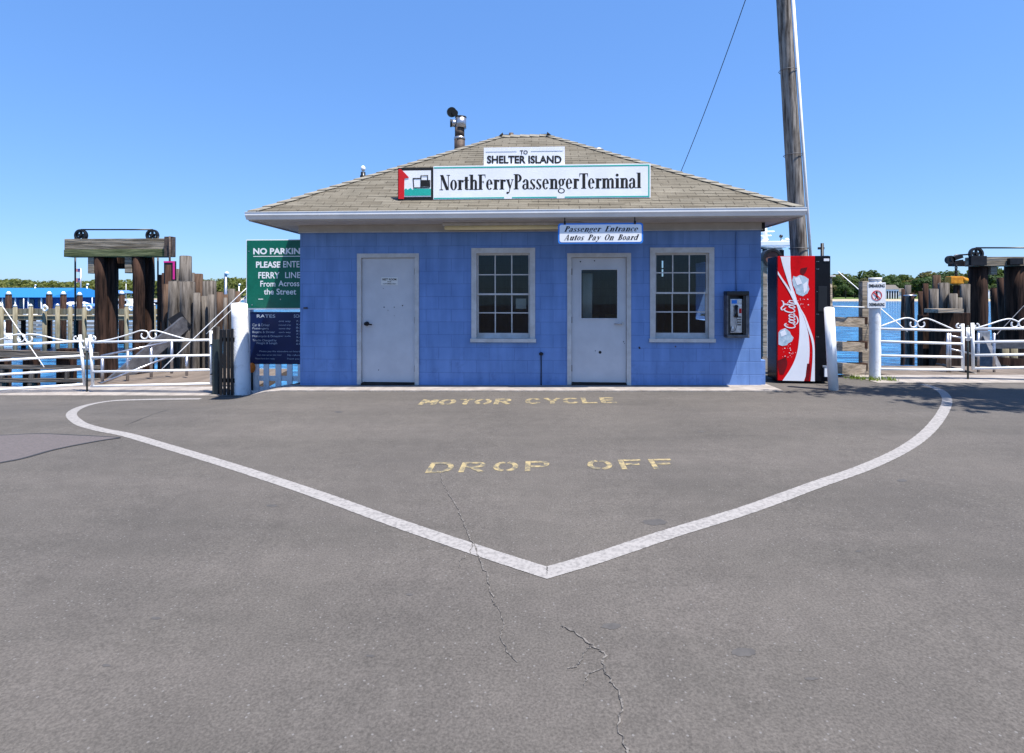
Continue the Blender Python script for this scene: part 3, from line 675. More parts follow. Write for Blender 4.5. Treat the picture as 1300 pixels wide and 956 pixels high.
# frieze boards under the soffit
mb = MB(); mb.box((XL-.02,YF-.022,ZT-.105),(XR+.02,YF-.002,ZT-.002)); mb.build('frieze_board', 'soffit', bld)
mb = MB(); mb.box((XL-.02,YF-.034,ZT-.118),(XR+.02,YF-.003,ZT-.103)); mb.build('frieze_moulding', 'trim', bld)
# lamp under the soffit
a, b = P(562,293,8.3), P(738,299,8.3)
mb = MB(); mb.bbox((a.x,8.26,ZT-.045),(b.x,8.38,ZT-.003),.008); lf = mb.build('light_fixture', 'trim', bld)
mb = MB(); mb.tube([(a.x+.03,8.32,ZT-.075),(b.x-.03,8.32,ZT-.075)], .036, 12); mb.build('lamp_tube', 'tube', lf)
# doors
def door(o, name, glass=None, hinge='l'):
    x0, x1, z0, z1 = o; fw = .055
    mb = MB(); mb.box((x0-.012,YF-.018,z0),(x0+fw,YF+.12,z1+.012)); mb.box((x1-fw,YF-.018,z0),(x1+.012,YF+.12,z1+.012)); mb.box((x0+fw,YF-.018,z1-fw),(x1-fw,YF+.12,z1+.012))
    d = thing_part(name, bld, (x0,YF,z0))
    lx0, lx1, lz0, lz1 = x0+fw+.004, x1-fw-.004, z0+.035, z1-fw-.004
    lb = MB()
    if glass:
        g0, g1, h0, h1 = glass
        lb.box((lx0,YF+.025,lz0),(g0,YF+.07,lz1)); lb.box((g1,YF+.025,lz0),(lx1,YF+.07,lz1)); lb.box((g0,YF+.025,lz0),(g1,YF+.07,h0)); lb.box((g0,YF+.025,h1),(g1,YF+.07,lz1))
    else: lb.bbox((lx0,YF+.025,lz0),(lx1,YF+.07,lz1),.003)
    leaf = lb.build(name, 'doorpaint', bld)
    bpy.data.objects.remove(d)
    mb.build('door_frame', 'trim', leaf)
    mb = MB(); mb.box((x0+fw,YF-.03,z0-.01),(x1-fw,YF+.1,z0+.02)); mb.build('threshold', 'darkmetal', leaf)
    hb = MB(); hx = lx0 if hinge == 'l' else lx1
    for hz in (lz0+.22, (lz0+lz1)/2, lz1-.22): hb.tube([(hx,YF+.018,hz-.05),(hx,YF+.018,hz+.05)], .009, 8)
    each(hb, 'hinge', 'steelgrey', leaf)
    return leaf, (lx0,lx1,lz0,lz1)
def thing_part(name, parent, loc):
    o = bpy.data.objects.new(name+'_tmp', None); return o
leaf1, L1 = door(OD1, 'door', hinge='r')
k = P(465.5,411,YF+.0); mb = MB(); mb.disc((k.x,YF+.018,k.z),.035,(0,1,0),.014); mb.tube([(k.x,YF+.02,k.z),(k.x,YF-.03,k.z)],.012,10); mb.sphere((k.x,YF-.045,k.z),.03,8,1); mb.beam((k.x,YF-.045,k.z),(k.x+.10,YF-.045,k.z-.012),.02,.02); mb.build('handle', 'darkmetal', leaf1)
a, b = P(483.5,362,YF), P(504.5,352,YF)
nt_ = MB(); nt_.box((a.x,YF+.020,a.z),(b.x,YF+.0245,b.z)); notice = nt_.build('notice', 'paper', leaf1)
mb = MB(); w = b.x-a.x; h = b.z-a.z
text(mb, 'REST ROOM', (a.x+w*.08,YF+.0190,a.z+h*.60), (w*.84,0,0), (0,0,h*.27), bold=.03)
text(mb, 'FOR', (a.x+w*.38,YF+.0190,a.z+h*.36), (w*.24,0,0), (0,0,h*.14), bold=.02); text(mb, 'CUSTOMERS ONLY', (a.x+w*.1,YF+.0190,a.z+h*.10), (w*.8,0,0), (0,0,h*.15), bold=.02)
mb.build('lettering', 'ink', notice)
mb = MB()
for (px, py, r) in ((487,390,.010),(500,390,.008),(510.5,388,.010),(492,394,.006),(500,401,.005),(480,470,.008),(486,366,.006)):
    q = P(px,py,YF); mb.disc((q.x,YF+.0235,q.z), r, (0,1,0), .002, 8)
each(mb, 'screw_hole', 'darkmetal', leaf1)
ga, gb = P(738,404,YF+.03), P(783.5,342.5,YF+.03)
leaf2, L2 = door(OD2, 'door', glass=(ga.x,gb.x,ga.z,gb.z), hinge='l')
mb = MB(); e = .022
mb.box((ga.x-e,YF+.014,ga.z-e),(gb.x+e,YF+.024,ga.z)); mb.box((ga.x-e,YF+.014,gb.z),(gb.x+e,YF+.024,gb.z+e)); mb.box((ga.x-e,YF+.014,ga.z),(ga.x,YF+.024,gb.z)); mb.box((gb.x,YF+.014,ga.z),(gb.x+e,YF+.024,gb.z)); mb.build('glazing_bead', 'doorpaint', leaf2)
MB().box((ga.x,YF+.045,ga.z),(gb.x,YF+.051,gb.z)).build('pane', 'glass', leaf2)
k = P(789,411,YF); mb = MB(); mb.disc((k.x,YF+.018,k.z),.036,(0,1,0),.014); mb.tube([(k.x,YF+.02,k.z),(k.x,YF-.035,k.z)],.012,10); mb.tube([(k.x,YF-.035,k.z),(k.x-.05,YF-.04,k.z+.004),(k.x-.115,YF-.03,k.z-.006)],[.014,.012,.010],8); mb.build('handle', 'galv', leaf2)
mb = MB()
for (px, py, r) in ((737,332,.012),(755,331,.010),(762,447.5,.024),(756,445.6,.008),(792,434,.009),(797,447,.008),(793,436,.006)):
    q = P(px,py,YF); mb.disc((q.x,YF+.0235,q.z), r, (0,1,0), .002, 8)
each(mb, 'screw_hole', 'darkmetal', leaf2)
# windows
def window(o, ptop, pmeet, pbot, m1, m2, blind=False):
    x0, x1, z0, z1 = o
    mb = MB(); t = .085; e = .075
    mb.box((x0-.005,YF-.02,z0+.055),(x0+e,YF+.14,z1-.0)); mb.box((x1-e,YF-.02,z0+.055),(x1+.005,YF+.14,z1)); mb.box((x0+e,YF-.02,z1-e-.01),(x1-e,YF+.14,z1+.0))
    fr_ = mb.build('window', 'trim', bld)
    mb = MB(); mb.box((x0-.02,YF-.045,z0),(x1+.02,YF+.14,z0+.055)); mb.build('sill', 'trim', fr_)
    gx0, gx1 = x0+e, x1-e; zt, zm, zb = ptop, pmeet, pbot; zbb = z0+.055
    mb = MB()      # lower sash sits behind the upper one
    sw = .028
    for (za, zc, y) in ((zm-.014,z1-e-.01,YF+.045),(zbb,zm+.014,YF+.075)):
        mb.box((gx0,y,za),(gx0+sw,y+.028,zc)); mb.box((gx1-sw,y,za),(gx1,y+.028,zc)); mb.box((gx0+sw,y,zc-.028),(gx1-sw,y+.028,zc)); 
        mb.box((gx0+sw,y,za),(gx1-sw,y+.028,za+(.028 if za > zbb else .085)))
    mb.build('sash', 'trim', fr_)
    mb = MB(); iw = (gx1-gx0-2*sw)
    for (za, zc, y, mz) in ((zm+.014,z1-e-.038,YF+.05,m1),(zbb+.085,zm-.014,YF+.08,m2)):
        for k in (1,2): x = gx0+sw+iw*k/3; mb.box((x-.009,y,za),(x+.009,y+.018,zc))
        mb.box((gx0+sw,y+.002,mz-.009),(gx1-sw,y+.016,mz+.009))
    mb.build('muntin', 'trim', fr_)
    MB().box((gx0+sw,YF+.056,zm),(gx1-sw,YF+.061,z1-e-.02)).build('pane', 'glass', fr_)
    MB().box((gx0+sw,YF+.086,zbb+.05),(gx1-sw,YF+.091,zm)).build('pane', 'glass', fr_)
    return fr_
zz = lambda y: WZf(700,y)
w1 = window(OW1, zz(324), zz(373.5), zz(421), zz(348.5), zz(397.5))
w2 = window(OW2, zz(323), zz(372), zz(420), zz(346.5), zz(396))
# small paper behind the left window, lower right pane
a, b = P(655,392,YF+.14), P(668,379,YF+.14); MB().box((a.x,YF+.12,a.z),(b.x,YF+.125,b.z)).build('notice', 'paper', w1)
a, b = P(889,401,YF+.14), P(896,398,YF+.14); MB().box((a.x,YF+.12,a.z),(b.x,YF+.125,b.z)).build('notice', 'paper', w2)
# rear and side window frames seen through
mb = MB()
for (xa, xb, za, zb) in (RWA, RWB):
    mb.box((xa,YB-.15,za),(xa+.03,YB-.05,zb)); mb.box((xb-.03,YB-.15,za),(xb,YB-.05,zb)); mb.box((xa+.03,YB-.14,(za+zb)/2-.015),(xb-.03,YB-.06,(za+zb)/2+.015))
mb.build('rear_window', 'trim', bld)
a, b = P(739,403,YF+.3), P(751,347,YF+.3); mb = MB()
for k in range(7): xx_ = a.x+(b.x-a.x)*(k+.5)/7; mb.tube([(xx_,YF+.3,a.z-.1),(xx_+.01,YF+.3,b.z)], .018, 8)
mb.build('pale_door_strip', 'paper', bld)  # pale upright strip behind the left part of the door pane
# wall fittings
q = P(934.5,293,YF); q2 = P(934.5,369,YF); mb = MB(); mb.tube([(q.x,YF-.012,q.z-.02),(q.x,YF-.012,q2.z)], .010, 8); mb.build('conduit', 'wall', bld)
q = P(687,488,YF); q2 = P(687,449,YF); mb = MB(); mb.tube([(q.x,YF-.02,.0),(q.x,YF-.02,q2.z)], .009, 8); mb.sphere((q.x,YF-.025,q2.z),.035,6,.8); mb.build('drain_pipe', 'darkmetal', bld)
mb = MB(); q = P(388,391,YF); mb.bbox((q.x-.03,YF-.02,q.z-.01),(q.x+.035,YF-.001,q.z+.012),.004)
for (px, py) in ((811.5,441),(857.5,440),(812,442)): q = P(px,py,YF); mb.disc((q.x,YF-.004,q.z),.012,(0,1,0),.006,8)
each(mb, 'wall_hook', 'rust', bld)
# eave bracket at right end of wall
q = P(966,293,YF); mb = MB(); mb.bbox((XR+.002,YF-.03,ZT-.14),(XR+.05,YF+.03,ZT-.004),.006); mb.build('downspout_stub', 'darkmetal', bld)

# roof vents
def rz(x, y): return EZ+PITCH*min(x-EX0, EX1-x, y-EY0, EY1-y)
q = P(583.5,190,11.0); x, y = q.x, 11.0
sc_ = lambda n, Y=11.0: n*Y/F
vp = thing('stove_pipe', (x,y,rz(x,y)), 'rusty dark stovepipe with a galvanised cap section and tilted black cowl on the roof', 'chimney')
zt = lambda py: P(583,py,y).z
mb = MB(); mb.tube([(x,y,rz(x,y)-.1),(x,y,zt(176))], sc_(6.8), 18); mb.tube([(x,y,zt(176)),(x,y,zt(162))], sc_(6.1), 18); mb.build('pipe', 'rust', vp)
mb = MB(); mb.tube([(x,y,zt(177.5)),(x,y,zt(174.5))], sc_(7.2), 18); mb.build('band', 'galv', vp)
xc = P(585,155,y).x; mb = MB(); mb.tube([(xc,y,zt(163)),(xc,y,zt(149.5))], sc_(7.0), 20); mb.tube([(xc-.1,y-.02,zt(157)),(xc-.19,y-.04,zt(157))], sc_(4.6), 14); mb.build('cap', 'galv', vp)
mb = MB(); mb.disc((xc-.20,y-.04,zt(157)), sc_(5), (1,.2,0), .03); mb.tube([(xc,y,zt(149.8)),(xc,y,zt(148.6))], sc_(7.3), 18); mb.tube([(xc-.02,y,zt(149)),(P(574,143,y).x,y-.04,zt(143))], .02, 8); mb.build('flue_collar', 'darkmetal', vp)
p = P(573.5,142.5,y-.05); mb = MB(); mb.disc(p, sc_(6.2), (.35,-.9,-.2), .05, 22); mb.disc(p+Vector((.05,.03,-.01)), sc_(4), (.35,-.9,-.2), .12, 18); mb.build('cowl', 'black', vp)
q = P(461,224,9.5); x, y = q.x, 9.5
v2 = thing('roof_vent', (x,y,rz(x,y)), 'small white topped vent on a black base standing on the left hip of the roof', 'lamp')  # roof vent with a white top and a dark base
zt = lambda py: P(461,py,y).z
mb = MB(); mb.tube([(x,y,rz(x,y)-.05),(x,y,zt(218.5))], .042, 12); mb.tube([(x,y,zt(225)),(x,y,zt(223))], .055, 12); mb.build('base', 'black', v2)
mb = MB(); mb.sphere((x,y,zt(214)), .042, 8, 1.25); mb.build('globe', 'signwhite', v2)
q = P(757,188,11.4); v3 = thing('ridge_vent', (q.x,10.9,rz(q.x,10.9)), 'low pale metal roof vent cap behind the right hip near the ridge', 'vent')
mb = MB(); mb.tube([(q.x,11.2,rz(q.x,11.2)-.05),(q.x,11.2,P(757,191,11.2).z)], .10, 14); mb.sphere((q.x,11.2,P(757,191.5,11.2).z), .15, 8, .4); mb.build('cap', 'galv', v3)
q = P(649,173,11.6); v4 = thing('vent_stub', (q.x,11.6,rz(q.x,11.6)), 'tiny dark pipe stub just behind the roof ridge', 'vent')
mb = MB(); mb.tube([(q.x,11.6,rz(q.x,11.6)-.05),(q.x,11.6,P(649,169,11.6).z)], .05, 12); mb.build('stub', 'rust', v4)

# ================================================================== ROOF SIGNS
YS1 = 8.16
def board(parent, a, b, y, th, mat, name='board', ch=.004):
    return MB().bbox((a.x,y,b.z),(b.x,y+th,a.z), ch).build(name, mat, parent)
a, b = P(505,213,YS1), P(826,253,YS1); a2 = P(550,210.5,YS1)
s1 = thing('roof_sign', (a2.x,YS1,b.z), 'long white roof board reading NorthFerryPassengerTerminal with a red and teal emblem at its left end', 'sign')
A = P(550,211,YS1); B = P(826,251,YS1)
board(s1, A, B, YS1, .05, 'signwhite')
MB().box((a.x,YS1+.005,b.z-.045),(P(550,0,YS1).x-.004,YS1+.05,a.z+.0)).build('emblem_board', 'ink', s1)
MB().box((A.x-.002,YS1+.008,B.z-.062),(B.x-.02,YS1+.075,B.z-.003)).build('shadow_strip', 'ink', s1)  # black strip standing in for the shadow gap under the board
mb = MB()   # A-frame braces behind
for px in (520,610,720,810):
    x = P(px,230,YS1).x; mb.beam((x,YS1+.07,rz(x,YS1+.07)),(x,YS1+.07,a.z-.06),.05,.04,(0,1,0)); mb.beam((x,YS1+.08,a.z-.1),(x,YS1+.55,rz(x,YS1+.55)),.04,.04)
each(mb, 'brace', 'rail_wood', s1)
# teal border with notches
ut = lambda px: P(px,230,YS1).x
vt = lambda py: P(688,py,YS1).z
mb = MB(); yb = YS1-.002; wl = .018
x0, x1, z0, z1 = A.x+.03, B.x-.035, B.z+.03, A.z-.035
def flat(mb, x0, x1, z0, z1, y, th=.002): mb.box((x0,y,z0),(x1,y+th,z1))
flat(mb,x0-.02,x1+wl,z1,z1+wl,yb); flat(mb,x1,x1+wl,z0,z1,yb)
nx1, nx2 = ut(645), ut(712)
flat(mb,x0-.02,nx1-.06,z0-wl,z0,yb); flat(mb,nx1+.06,nx2-.06,z0-wl,z0,yb); flat(mb,nx2+.06,x1+wl,z0-wl,z0,yb)
mb.build('border', 'teal', s1)
def serif(txt, pxa, pxb, ybase, ycap, y, parent, mat, name='lettering', italic=0, gap=.035, space=.28, bold=0):
    polys, w = lay(txt, gap, space, italic); O = P(pxa, ybase, y); E = P(pxb, ybase, y); T = P((pxa+pxb)/2, ycap, y).z-P((pxa+pxb)/2, ybase, y).z
    mb = MB(); put(mb, polys, O, Vector(((E.x-O.x)/w,0,0)), Vector((0,0,T)), (0,-1,0))
    return each(mb, name, mat, parent, .014) if ' ' in txt else mb.build(name, mat, parent)
def serif_off(*a_, **k_): return serif(*a_, **k_)
serif('NorthFerryPassengerTerminal', 558, 814, 241.5, 222.0, YS1, s1, 'ink', gap=.018)
# emblem: white field, red post with pennant, ferry outline, teal waves
em = lambda pts, mat, y, name: MB().prism([(P(px,230,YS1).x, P(528,py,YS1).z) for px, py in pts], (0,y,0), (1,0,0), (0,0,1), .003).build(name, mat, s1)
em([(509,216.5),(547,216.5),(547,250),(509,250)], 'signwhite', YS1+.004, 'emblem_field')
em([(513.5,240.5),(515.5,239),(517.5,241),(521,238.5),(524,241),(527,239),(531,240),(535,239.5),(540,240),(547,240),(547,248.5),(513.5,248.5)], 'teal', YS1+.000, 'emblem_wave')
em([(506,214.5),(509,214.5),(514,219.5),(519.5,225.5),(513.5,226.5),(513,252.5),(506,252.5)], 'signred', YS1-.003, 'emblem_flag')
mb = MB()
def pl(mb, pts, w, y):
    for quad in ribbon2d([(P(px,230,YS1).x, P(528,py,YS1).z) for px, py in pts], w): mb.prism(quad[::-1] if False else quad, (0,y,0), (1,0,0), (0,0,1), .002)
pl(mb, [(524,226.5),(534,226.5)], .014, YS1-.001); pl(mb, [(524.5,226),(525.5,239)], .014, YS1-.0015); pl(mb, [(525,238.5),(545,238.5)], .014, YS1-.002)
pl(mb, [(534.5,239),(534.5,223),(543,223),(543,232)], .016, YS1-.0025); pl(mb, [(534,229.5),(546,229.5),(545.5,238)], .018, YS1-.003); pl(mb, [(535,233.5),(545,233.5)], .09, YS1-.0035)
mb.build('emblem_ferry', 'ink', s1)

YS2 = 8.20
A, B = P(614,187,YS2), P(717,212,YS2)
s2 = thing('roof_sign', ((A.x+B.x)/2,YS2,B.z), 'small white roof board reading TO SHELTER ISLAND above the long terminal board', 'sign')
MB().bbox((A.x,YS2+.02,B.z-.1),(B.x,YS2+.06,A.z),.004).build('board', 'signwhite', s2)
xt0, xt1 = P(656,190,YS2).x, P(674,190,YS2).x
for xa_, xb_ in ((A.x+.03,xt0),(xt1,B.x-.03)): MB().box((xa_,YS2+.017,A.z-.068),(xb_,YS2+.0195,A.z-.062)).build('rule', 'signpale', s2)
mb = MB()
text(mb, 'TO', P(660,195.5,YS2)+Vector((0,.017,0)), P(670,195.5,YS2)-P(660,195.5,YS2), (0,0,.062), bold=.02)
text(mb, 'SHELTER ISLAND', P(618,207.5,YS2)+Vector((0,.017,0)), P(713,207.5,YS2)-P(618,207.5,YS2), (0,0,.125), bold=.035)
mb.build('lettering', 'ink', s2)
mb = MB(); x = (A.x+B.x)/2
for dx in (-.45,.45): mb.beam((x+dx,YS2+.09,rz(x,YS2)),(x+dx,YS2+.09,A.z-.05),.05,.04,(0,1,0)); mb.beam((x+dx,YS2+.1,A.z-.1),(x+dx,YS2+.95,rz(x,YS2+.95)),.04,.04)
each(mb, 'brace', 'rail_wood', s2)

# hanging sign
YH = 7.798
A, B = P(708.5,283.5,YH), P(816.5,309,YH)
hs = thing('hanging_sign', ((A.x+B.x)/2,YH,B.z), 'hanging blue edged sign reading Passenger Entrance, Autos Pay On Board over the glazed door', 'sign')
def rrect(x0, z0, x1, z1, r, n=5):
    out = []
    for cx, cz, a0 in ((x1-r,z0+r,-90),(x1-r,z1-r,0),(x0+r,z1-r,90),(x0+r,z0+r,180)):
        for k in range(n+1): t = R(a0+90*k/n); out.append((cx+r*math.cos(t), cz+r*math.sin(t)))
    return out
MB().prism(rrect(A.x,B.z,B.x,A.z,.04), (0,YH+.012,0), (1,0,0), (0,0,1), .012).build('board', 'bluetrim', hs)
MB().prism(rrect(A.x+.022,B.z+.022,B.x-.022,A.z-.022,.03), (0,YH-.001,0), (1,0,0), (0,0,1), .002).build('panel', 'signwhite', hs)
serif('Passenger Entrance', 716, 809, 294.3, 287.2, YH-.0035, hs, 'ink', italic=.28, gap=.05, space=.5)
serif('Autos Pay On Board', 716, 809, 305.0, 297.9, YH-.0035, hs, 'ink', italic=.28, gap=.05, space=.5)
mb = MB()
for px in (717,806):
    x = P(px,284,YH).x; mb.tube([(x,YH+.005,A.z-.01),(x,YH+.005,ZT-.03),(x,7.82,ZT+.0)], .008, 8); mb.bbox((x-.014,YH-.01,A.z-.02),(x+.014,YH+.02,A.z+.03),.003)
each(mb, 'hanger', 'darkmetal', hs)

# ================================================================== PAY PHONE
A, B = P(923,369.5,YF-.16), P(951.5,429,YF-.16); yp = YF-.16
ph = thing('pay_phone', ((A.x+B.x)/2,YF,B.z), 'black wall mounted pay phone in a steel sided hood right of the second window', 'pay phone')
w = B.x-A.x; h = A.z-B.z
mb = MB(); mb.bbox((A.x,yp,A.z-.10*h),(B.x,YF-.002,A.z),.018); mb.box((A.x+.03,YF-.03,B.z+.04),(B.x-.03,YF-.002,A.z-.1*h)); mb.build('housing', 'black', ph)
mb = MB(); mb.bbox((A.x,yp+.005,B.z+.02),(A.x+.022,YF-.002,A.z-.09*h),.005); mb.bbox((B.x-.05,yp+.005,B.z+.02),(B.x-.0,YF-.002,A.z-.09*h),.006); mb.bbox((A.x+.0,yp-.01,B.z-.0),(B.x-.0,YF-.002,B.z+.045),.012); mb.build('side_panel', 'steelgrey', ph)
mb = MB(); mb.box((A.x+.023,yp+.02,B.z+.05),(A.x+.055,YF-.03,A.z-.1*h)); mb.box((B.x-.085,yp+.02,B.z+.05),(B.x-.051,YF-.03,A.z-.1*h)); mb.build('inner_hood', 'black', ph)
px0, px1, pz0, pz1 = A.x+.20*w, A.x+.74*w, B.z+.10*h, B.z+.83*h; yq = yp+.05
MB().bbox((px0,yq,pz0),(px1,YF-.032,pz1),.008).build('face_plate', 'galv', ph)
pw, phh = px1-px0, pz1-pz0
MB().box((px0+.1*pw,yq-.003,pz0+.86*phh),(px0+.55*pw,yq-.0005,pz0+.97*phh)).build('card_label', 'bluetrim', ph)
MB().box((px0+.3*pw,yq-.003,pz0+.78*phh),(px0+.95*pw,yq-.0005,pz0+.84*phh)).build('instruction_strip', 'signwhite', ph)
MB().box((px0+.72*pw,yq-.003,pz0+.58*phh),(px0+.93*pw,yq-.0005,pz0+.72*phh)).build('coin_label', 'signred', ph)
mb = MB(); xx = px0+.45*pw; mb.tube([(xx,yq-.03,pz0+.50*phh),(xx,yq-.045,pz0+.6*phh),(xx,yq-.03,pz0+.78*phh)], [.022,.015,.022], 10); mb.disc((xx,yq-.02,pz0+.5*phh),.027,(0,1,0),.03,14); mb.disc((xx,yq-.02,pz0+.78*phh),.027,(0,1,0),.03,14)
mb.build('handset', 'black', ph)
mb = MB(); mb.tube(catmull([(xx,yq-.03,pz0+.48*phh),(xx+.005,yq-.035,pz0+.3*phh),(xx-.02,yq-.03,pz0+.08*phh),(xx-.08,yq-.02,pz0+.05*phh),(xx-.07,yq-.005,pz0+.2*phh)],5), .005, 6); mb.build('cord', 'steelgrey', ph)
mb = MB()
for i_ in range(3):
    for j_ in range(4): mb.bbox((px0+(.60+.11*i_)*pw,yq-.006,pz0+(.22+.075*j_)*phh),(px0+(.67+.11*i_)*pw,yq,pz0+(.265+.075*j_)*phh),.001)
mb.build('keypad', 'black', ph)
mb = MB(); mb.disc((px0+.2*pw,yq-.004,pz0+.15*phh),.016,(0,1,0),.008,12); mb.build('coin_return', 'signwhite', ph)

# ================================================================== VENDING MACHINE
VY = 8.78; rotv = R(-5.5)
VL = P(987,487,VY)
vm = thing('vending_machine', (VL.x,VY,gz(VL.x,VY)), 'tall red and black cola vending machine with white ribbon graphic beside the terminal', 'vending machine')
VW, VH, VD = .785, 2.035, .50; z0v = .035
def each_local(mb, name, mat, parent, gap=.03):
    off = worldloc(parent); mb.v = [v+off for v in mb.v]; return each(mb, name, mat, parent, gap)
class LB(MB):     # builder in machine-local coordinates
    def build(s, name, mat, parent=None, **kw):
        off = worldloc(parent); s.v = [v+off for v in s.v]; return MB.build(s, name, mat, parent, **kw)
mb = LB(); mb.bbox((0,.04,z0v),(VW,VD,VH),.012); mb.build('cabinet', 'blackgloss', vm)
mb = LB()
for x in (.05,VW-.1):
    for y in (.08,VD-.12): mb.box((x,y,-.02),(x+.05,y+.05,z0v))
each_local(mb, 'foot', 'darkmetal', vm)
PW = .555
pan = LB().bbox((0.0,-.012,z0v+.01),(PW,.038,VH-.004),.006).build('front_panel', 'cokered', vm)
bp_ = LB().bbox((PW+.003,-.006,z0v+.01),(VW,.038,VH-.008),.008).build('control_panel', 'blackgloss', vm)
U = lambda u, v: (u*PW, z0v+.01+v*(VH-z0v-.014))
def vp_(y1, img):  # zoomed rows measured in the photo -> v
    py = (280 if img == 1 else 380)+y1/7.97; return (487-py)/161.0
def up_(x): return (x-305)/350.0
def up2(x): return (x-325)/337.0
L_ = [(331,370,1),(352,460,1),(380,560,1),(410,660,1),(450,790,1)]; Rr_ = [(424,370,1),(424,470,1),(430,560,1),(440,660,1),(478,790,1)]
lft = [(up_(x),vp_(y,i)) for x,y,i in L_]+[(up2(x),vp_(y,2)) for x,y in ((480,30),(505,100),(520,190),(522,300),(520,400),(505,540),(475,650),(430,750),(368,853))]
rgt = [(up_(x),vp_(y,i)) for x,y,i in Rr_]+[(up2(x),vp_(y,2)) for x,y in ((500,30),(530,100),(558,190),(588,300),(606,400),(613,540),(607,650),(592,750),(562,853))]
lft = catmull(lft,4); rgt = catmull(rgt,4)
def vstrip(lf, rg, y, th=.002):
    mb = LB()
    for k in range(len(lf)-1):
        a_, b_, c_, d_ = U(*lf[k+1]), U(*rg[k+1]), U(*rg[k]), U(*lf[k]); mb.prism([a_,b_,c_,d_], (0,y,0), (1,0,0), (0,0,1), th)
    return mb
vstrip(lft, rgt, -.0125).build('ribbon_graphic', 'cokewhite', pan)
l2 = catmull([(up2(x),vp_(y,2)) for x,y in ((512,85),(560,190),(590,300),(626,420),(640,520),(638,650),(630,760),(622,853))],4); r2_ = catmull([(up2(x),vp_(y,2)) for x,y in ((516,80),(570,180),(612,300),(648,420),(659,520),(660,650),(660,760),(660,853))],4)
vstrip(l2, r2_, -.0135).build('ribbon_graphic', 'cokewhite', pan)
l3 = catmull([(0,.855),(.12,.80),(.25,.74),(.36,.68),(.47,.61)],4); r3_ = catmull([(0,.88),(.14,.815),(.28,.755),(.40,.69),(.50,.61)],4)
vstrip(l3, r3_, -.0145).build('ribbon_graphic', 'cokewhite', pan)
vstrip(catmull([(.79,.14),(.76,.07),(.74,.004)],4), catmull([(.87,.14),(.87,.07),(.84,.004)],4), -.0128).build('shade_graphic', 'cokedark', pan)
vstrip(catmull([(.20,.84),(.27,.80),(.30,.75)],4), catmull([(.21,.86),(.32,.80),(.34,.73)],4), -.0122).build('shade_graphic', 'cokedark', pan)
vstrip(catmull([(.62,.90),(.60,.87),(.66,.85)],4), catmull([(.80,.91),(.76,.875),(.69,.845)],4), -.0122).build('shade_graphic', 'cokedark', pan)
vstrip(catmull([(.0,.16),(.02,.10),(.06,.05)],4), catmull([(.22,.19),(.26,.13),(.16,.05)],4), -.0122).build('shade_graphic', 'cokedark', pan)
mb = LB(); mb.prism([U(*q) for q in ((.39,.805),(.42,.84),(.50,.832),(.60,.848),(.72,.838),(.83,.815),(.82,.77),(.85,.735),(.80,.70),(.76,.695),(.68,.678),(.60,.684),(.50,.70),(.47,.735),(.41,.765))][::-1], (0,-.0122,0), (1,0,0), (0,0,1), .0015)
mb.prism([U(*q) for q in ((.02,.385),(.07,.405),(.20,.422),(.26,.41),(.33,.392),(.36,.37),(.43,.345),(.38,.315),(.28,.30),(.25,.285),(.12,.278),(.02,.29))][::-1], (0,-.0122,0), (1,0,0), (0,0,1), .0015); each_local(mb, 'ice_graphic', 'ice', pan)
mb = LB(); mb.prism([U(*q) for q in ((.45,.82),(.58,.832),(.66,.78),(.52,.765))][::-1], (0,-.0142,0), (1,0,0), (0,0,1), .0012); mb.prism([U(*q) for q in ((.68,.77),(.80,.80),(.79,.73),(.70,.70))][::-1], (0,-.0142,0), (1,0,0), (0,0,1), .0012); mb.prism([U(*q) for q in ((.06,.39),(.19,.408),(.24,.37),(.10,.352))][::-1], (0,-.0142,0), (1,0,0), (0,0,1), .0012)
each_local(mb, 'ice_facet', 'cokewhite', pan, .005)
mb = LB()
for k in range(46):
    u_, v_ = (rnd.gauss(.62,.16), rnd.gauss(.655,.03)) if k % 2 else (rnd.gauss(.24,.12), rnd.gauss(.235,.035))
    if 0.03 < u_ < .95:
        x, z = U(u_, v_); mb.disc((x,-.0132,z), rnd.choice((.003,.005,.008)), (0,1,0), .0018, 8)
mb.build('bubble_graphic', 'cokewhite', pan)
# script wordmark, reading upwards
W_ = []
def sp_(pts, w0, w1=None):
    p_ = catmull(pts, 6); n = len(p_); w1 = w1 or w0
    W_.extend([(q, k_) for k_, q in enumerate(ribbon2d(p_, [w0+(w1-w0)*math.sin(math.pi*i/(n-1)) for i in range(n)]))])
def el_(cx, cy, rx, ry, a0=0, a1=360, sl=.25, w0=.07, w1=.17):
    sp_([(cx+rx*math.cos(R(a0+(a1-a0)*k/10))+sl*(ry*math.sin(R(a0+(a1-a0)*k/10))), cy+ry*math.sin(R(a0+(a1-a0)*k/10))) for k in range(11)], w0, w1)
el_(.50,.48,.40,.50,40,325); sp_([(.85,.15),(.7,-.12),(1.2,-.30),(1.9,-.20),(2.25,-.02)], .05, .12); sp_([(.78,.80),(.70,.95),(.56,.82),(.62,.62)], .06)
el_(1.13,.28,.20,.27); el_(1.62,.28,.20,.27,35,325); el_(2.10,.28,.20,.27); sp_([(2.36,.55),(2.30,.1),(2.42,.02),(2.55,.15)], .1)
sp_([(2.52,.34),(2.75,.38)], .12)
el_(3.10,.52,.38,.50,40,325); sp_([(3.35,.90),(3.10,1.22),(3.5,1.30),(3.9,1.08),(4.5,1.12),(4.7,1.30)], .06, .16)
el_(3.65,.28,.20,.27); sp_([(3.95,.3),(4.16,.95),(4.06,1.08),(3.98,.7),(3.98,.1),(4.12,.02),(4.22,.15)], .08, .12); el_(4.48,.28,.20,.27); sp_([(4.74,.55),(4.68,.1),(4.80,.02),(4.95,.12)], .1)
